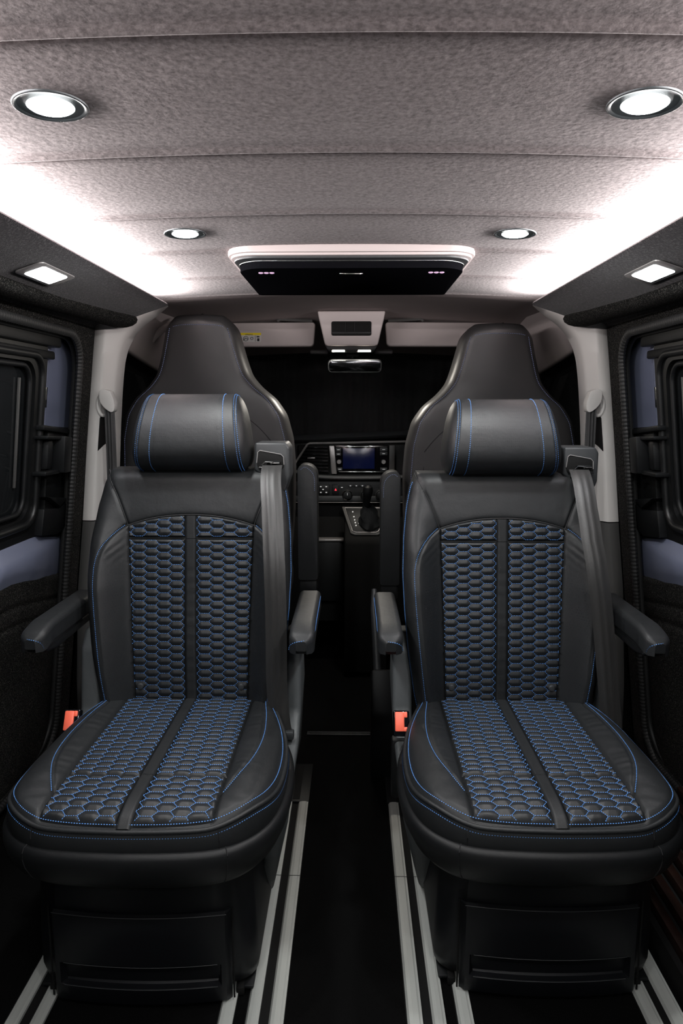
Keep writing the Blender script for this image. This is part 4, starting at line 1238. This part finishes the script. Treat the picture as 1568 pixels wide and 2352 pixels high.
    n1.build('outlet_housing', M['plastic_grey'], gd)
    n1 = MB(); prism(n1, [(-.031, .013), (-.026, .017), (.023, .008), (.029, .002), (.030, -.022), (.020, -.032), (-.030, -.024), (-.034, -.012)], 'y', -.0385, -.02, .001); sl_ = n1.build('outlet_slot', M['matte'], gd)
    n1 = MB(); tube(n1, [(-.034, -.0385, -.012), (-.031, -.0385, .013), (-.026, -.0385, .017), (.023, -.0385, .008), (.029, -.0385, .002), (.030, -.0385, -.016)], .0011, 6, up=(0, 1, 0)); n1.build('slot_rim', M['silver'], sl_)
    n1 = MB(); box(n1, (-.028, -.056, -.026), (.026, -.040, -.021), .0015); box(n1, (-.012, -.054, -.010), (.022, -.040, -.007), .001); n1.build('belt_bar', M['plastic'], gd)
    n1 = MB(); tube(n1, [(-.026, -.058, -.020), (-.012, -.056, -.008), (.006, -.056, -.009), (-.004, -.058, -.022)], .0013, 6, closed=True); tube(n1, [(.0, -.055, -.011), (.021, -.055, -.011)], .0013, 6); n1.build('belt_tongue', M['chrome'], gd)
    # --- webbing
    pts = np.array(belt_to)          # (x centre, y, z)
    Q = smooth_path(pts, it=3); Q = resample(Q, .006); P = []
    dx_ = np.gradient(Q[:, 0]); 
    for k, c in enumerate(Q):
        row = []
        for j in range(13):
            u = (j / 12 - .5); rib = .0010 * math.cos(u * 2 * PI * 3.0)
            row.append((c[0] + u * .0465, c[1] + rib - .0015 + .02 * abs(u) ** 2, c[2] - u * .047 * dx_[k] / (abs(np.gradient(Q[:, 2])[k]) + 1e-3) * .0))
        P.append(row)
    P = np.array(P); m = MB(); grid(m, P, len(Q), 13, flip=True)
    P2 = P.copy(); P2[..., 1] += .0018; grid(m, P2, len(Q), 13)
    m.build('belt_webbing', M['webbing'], root, ang=None)
    n1 = MB(); box(n1, (pts[-1][0] - .03, pts[-1][1] - .012, pts[-1][2] - .015), (pts[-1][0] + .028, pts[-1][1] + .008, pts[-1][2] + .004), .003); n1.build('belt_anchor', M['plastic_grey'], root)

    # --- pedestal
    pd = empty('pedestal', (0, 0, 0), root)
    # rounded body, front bulging towards the camera
    def section(hw_, yf, yb, r_, bul):
        p = []
        for x in np.linspace(-hw_ + r_, hw_ - r_, 15): p.append((x, yf - bul * (1 - (x / (hw_)) ** 2)))
        for a in np.linspace(-80, 0, 8): p.append((hw_ - r_ + r_ * math.cos(math.radians(a)), yf + r_ + r_ * math.sin(math.radians(a))))
        p.append((hw_, yb)); p.append((-hw_, yb))
        for a in np.linspace(180, 260, 8): p.append((-hw_ + r_ + r_ * math.cos(math.radians(a)), yf + r_ + r_ * math.sin(math.radians(a))))
        return p
    P = []
    for z, hw_, yf in ((.36, .205, .150), (.30, .207, .150), (.24, .212, .150), (.12, .218, .152), (.055, .220, .155), (.030, .217, .162), (.016, .205, .176), (.012, .18, .19)):
        P.append([(x, y, z) for x, y in section(hw_, yf, .46, .050, .022)])
    P = np.array(P); P = np.concatenate([P, P[:, :1]], 1); m = MB(); grid(m, P, len(P), P.shape[1]); m.f.append(tuple((len(P) - 1) * P.shape[1] + j for j in range(P.shape[1] - 1)))
    m.build('pedestal_body', M['pedestal'], pd, ang=50)
    # drawer: curved front panel with recessed grip
    def yb(x): return .150 - .022 * (1 - (x / .212) ** 2)
    DW = .174; xs_ = np.linspace(-DW, DW, 41)
    def zlow(x): return .018
    rows_ = []
    Zl = [(.012, -.001), (.016, -.0075), (.022, -.0095), (.050, -.010), (.0515, -.009), (.053, .002), (.058, .006), (.070, .012), (.088, .014), (.096, .004), (.098, -.009), (.1, -.010), (.150, -.010), (.198, -.010), (.203, -.0085), (.206, -.003), (.206, .004)]
    P = []
    for z, o_ in Zl:
        row = []
        for x in xs_:
            grip = .050 < z < .099
            o2 = o_
            if grip and abs(x) > .150: o2 = -.010
            e = min(1, (DW - abs(x)) / .004); o2 = o2 * e + .003 * (1 - e) if not grip or abs(x) > .150 else o2
            row.append((x, yb(x) + o2, z))
        P.append(row)
    m = MB(); grid(m, np.array(P), len(P), len(xs_), flip=True); dw = m.build('drawer', M['pedestal'], pd, ang=25)
    m = MB(); tube(m, [(x, yb(x) - .0103, .0985) for x in np.linspace(-.149, .149, 30)], .0007, 5); tube(m, [(x, yb(x) - .0103, .0505) for x in np.linspace(-.149, .149, 30)], .0007, 5); tube(m, [(x, yb(x) - .0095, .2028) for x in np.linspace(-.168, .168, 30)], .0008, 5); m.build('drawer_highlight', M['plastic_grey'], dw)  # paler grey lines imitating highlights along the drawer edges
    for sg in (-1, 1):
        m = MB(); box(m, (sg * .186 - .008, .158, .002), (sg * .186 + .008, .45, .020), .003)
        tube(m, [(sg * .178, yb(.178) - .001, .21), (sg * .178, yb(.178) - .001, .015)], .0018, 6)
        m.build('gap_line', M['matte'], pd)
    for sg in (-1, 1):
        m = MB(); box(m, (sg * .200 - .012, .165, .0105), (sg * .200 + .012, .46, .018), .003); m.build('slider_foot', M['plastic'], pd)
    return root, pd


beltL = [(.190, .545, 1.024), (.190, .520, 1.012), (.192, .492, .985), (.198, .462, .945), (.204, .425, .88), (.209, .400, .80), (.211, .398, .68), (.209, .400, .56), (.213, .405, .47), (.218, .41, .435)]
beltR = [(.178, .545, 1.024), (.176, .520, 1.012), (.175, .492, .985), (.174, .462, .945), (.176, .425, .88), (.186, .400, .80), (.204, .398, .68), (.220, .400, .56), (.238, .405, .45), (.240, .41, .435)]
rs, pd1 = make_seat(beltL)
rs.location = (-.365, 1.030, 0)
pd1.location = (-.030, 0, 0)
tag(rs, 'left black leather captain seat with blue honeycomb quilting, headrest and two armrests', 'seat', 'rear captain seats')
rs2 = copy_tree(rs); rs2.location = (.365, 1.062, -.012)
tag(rs2, 'right black leather captain seat with blue honeycomb quilting, headrest and two armrests', 'seat', 'rear captain seats')
for o in [k for k in bpy.data.objects if k.parent == rs2]:
    b = o.name.split('.')[0]
    if b == 'pedestal': o.location = (.035, 0, .012)
    if b in ('belt_webbing', 'belt_anchor'):
        me = o.data.copy(); o.data = me
        V = np.zeros(len(me.vertices) * 3); me.vertices.foreach_get('co', V); V = V.reshape(-1, 3)
        zz = V[:, 2]; L = np.array(beltL)[::-1]; R_ = np.array(beltR)[::-1]
        V[:, 0] += np.interp(zz, R_[:, 2], R_[:, 0]) - np.interp(zz, L[:, 2], L[:, 0]); me.vertices.foreach_set('co', V.ravel()); me.update()

# ================================================================ floor rails
def rail(name, s, segs, y0, y1, label, group):
    """segs: list of (x0,x1) bright flanges"""
    r = empty(name, (0, y0, 0)); tag(r, label, 'floor rail', group)
    xa = min(a for a, b in segs); xb = max(b for a, b in segs)
    m = MB(); box(m, (s * xa if s > 0 else -xb, 0, 0), (s * xb if s > 0 else -xa, y1 - y0, .003)); m.build('channel', M['matte'], r)
    for a, b in segs:
        m = MB(); lo, hi = (a, b) if s > 0 else (-b, -a)
        prism(m, [(lo, .0), (lo + .006, .009), (lo + .013, .0105), (hi - .007, .0105), (hi - .004, .009), (hi, .009), (hi, 0)], 'y', 0, y1 - y0)
        m.build('flange', M['alu'], r, ang=12)
    return r


for s in (-1, 1):
    nm = SEATN[s]
    r = rail('floor_rail', s, [(.1165, .1475), (.1640, .1915)], -.5, 1.852, 'aluminium floor rail at the %s edge of the aisle, ending in a black cover' % nm, 'aluminium floor rails')
    m = MB(); box(m, (s * .153 - .039, 2.352, 0), (s * .153 + .039, 2.567, .010), .003); ec = m.build('end_cover', M['plastic'], r)
    m = MB(); box(m, (s * .153 - .010, 2.362, .009), (s * .153 + .010, 2.55, .0112), .001); m.build('cover_insert', M['matte'], ec)
    m = MB(); box(m, (min(s * .1165, s * .1915), 2.03 + .0, .0106), (max(s * .1165, s * .1915), 2.0312, .0110)); m.build('rail_joint', M['matte'], r)
    rail('floor_rail', s, [(.2130, .2440)], -.5, 1.9, 'inner aluminium floor rail running under the %s rear seat pedestal' % nm, 'aluminium floor rails')
    rail('floor_rail', s, [(.570, .600), (.616, .6475)], -.5, 1.9, 'outer aluminium floor rail running under the %s rear seat pedestal' % nm, 'aluminium floor rails')
m = MB(); box(m, (-.15, 2.275, 0), (.12, 2.300, .006), .002); box(m, (-.14, 2.283, .005), (.11, 2.287, .0085), .001)
tag(m.build('threshold_strip', M['plastic_grey']), 'thin dark threshold strip across the aisle floor between the seats', 'threshold strip')
# wooden slatted step, lower right
st = empty('wooden_step', (.78, 1.3, 0)); tag(st, 'dark brown slatted wooden step beside the right rear seat pedestal', 'step')
for k in range(7):
    m = MB(); box(m, (-.11 + k * .026, -.55, .06 + .022 * k), (-.090 + k * .026, .30, .085 + .022 * k), .003); m.build('slat', M['wood'], st)
m = MB(); prism(m, [(-.12, 0), (-.12, .055), (.075, .20), (.09, .20), (.09, 0)], 'y', -.55, .30); m.build('frame', M['matte'], st)
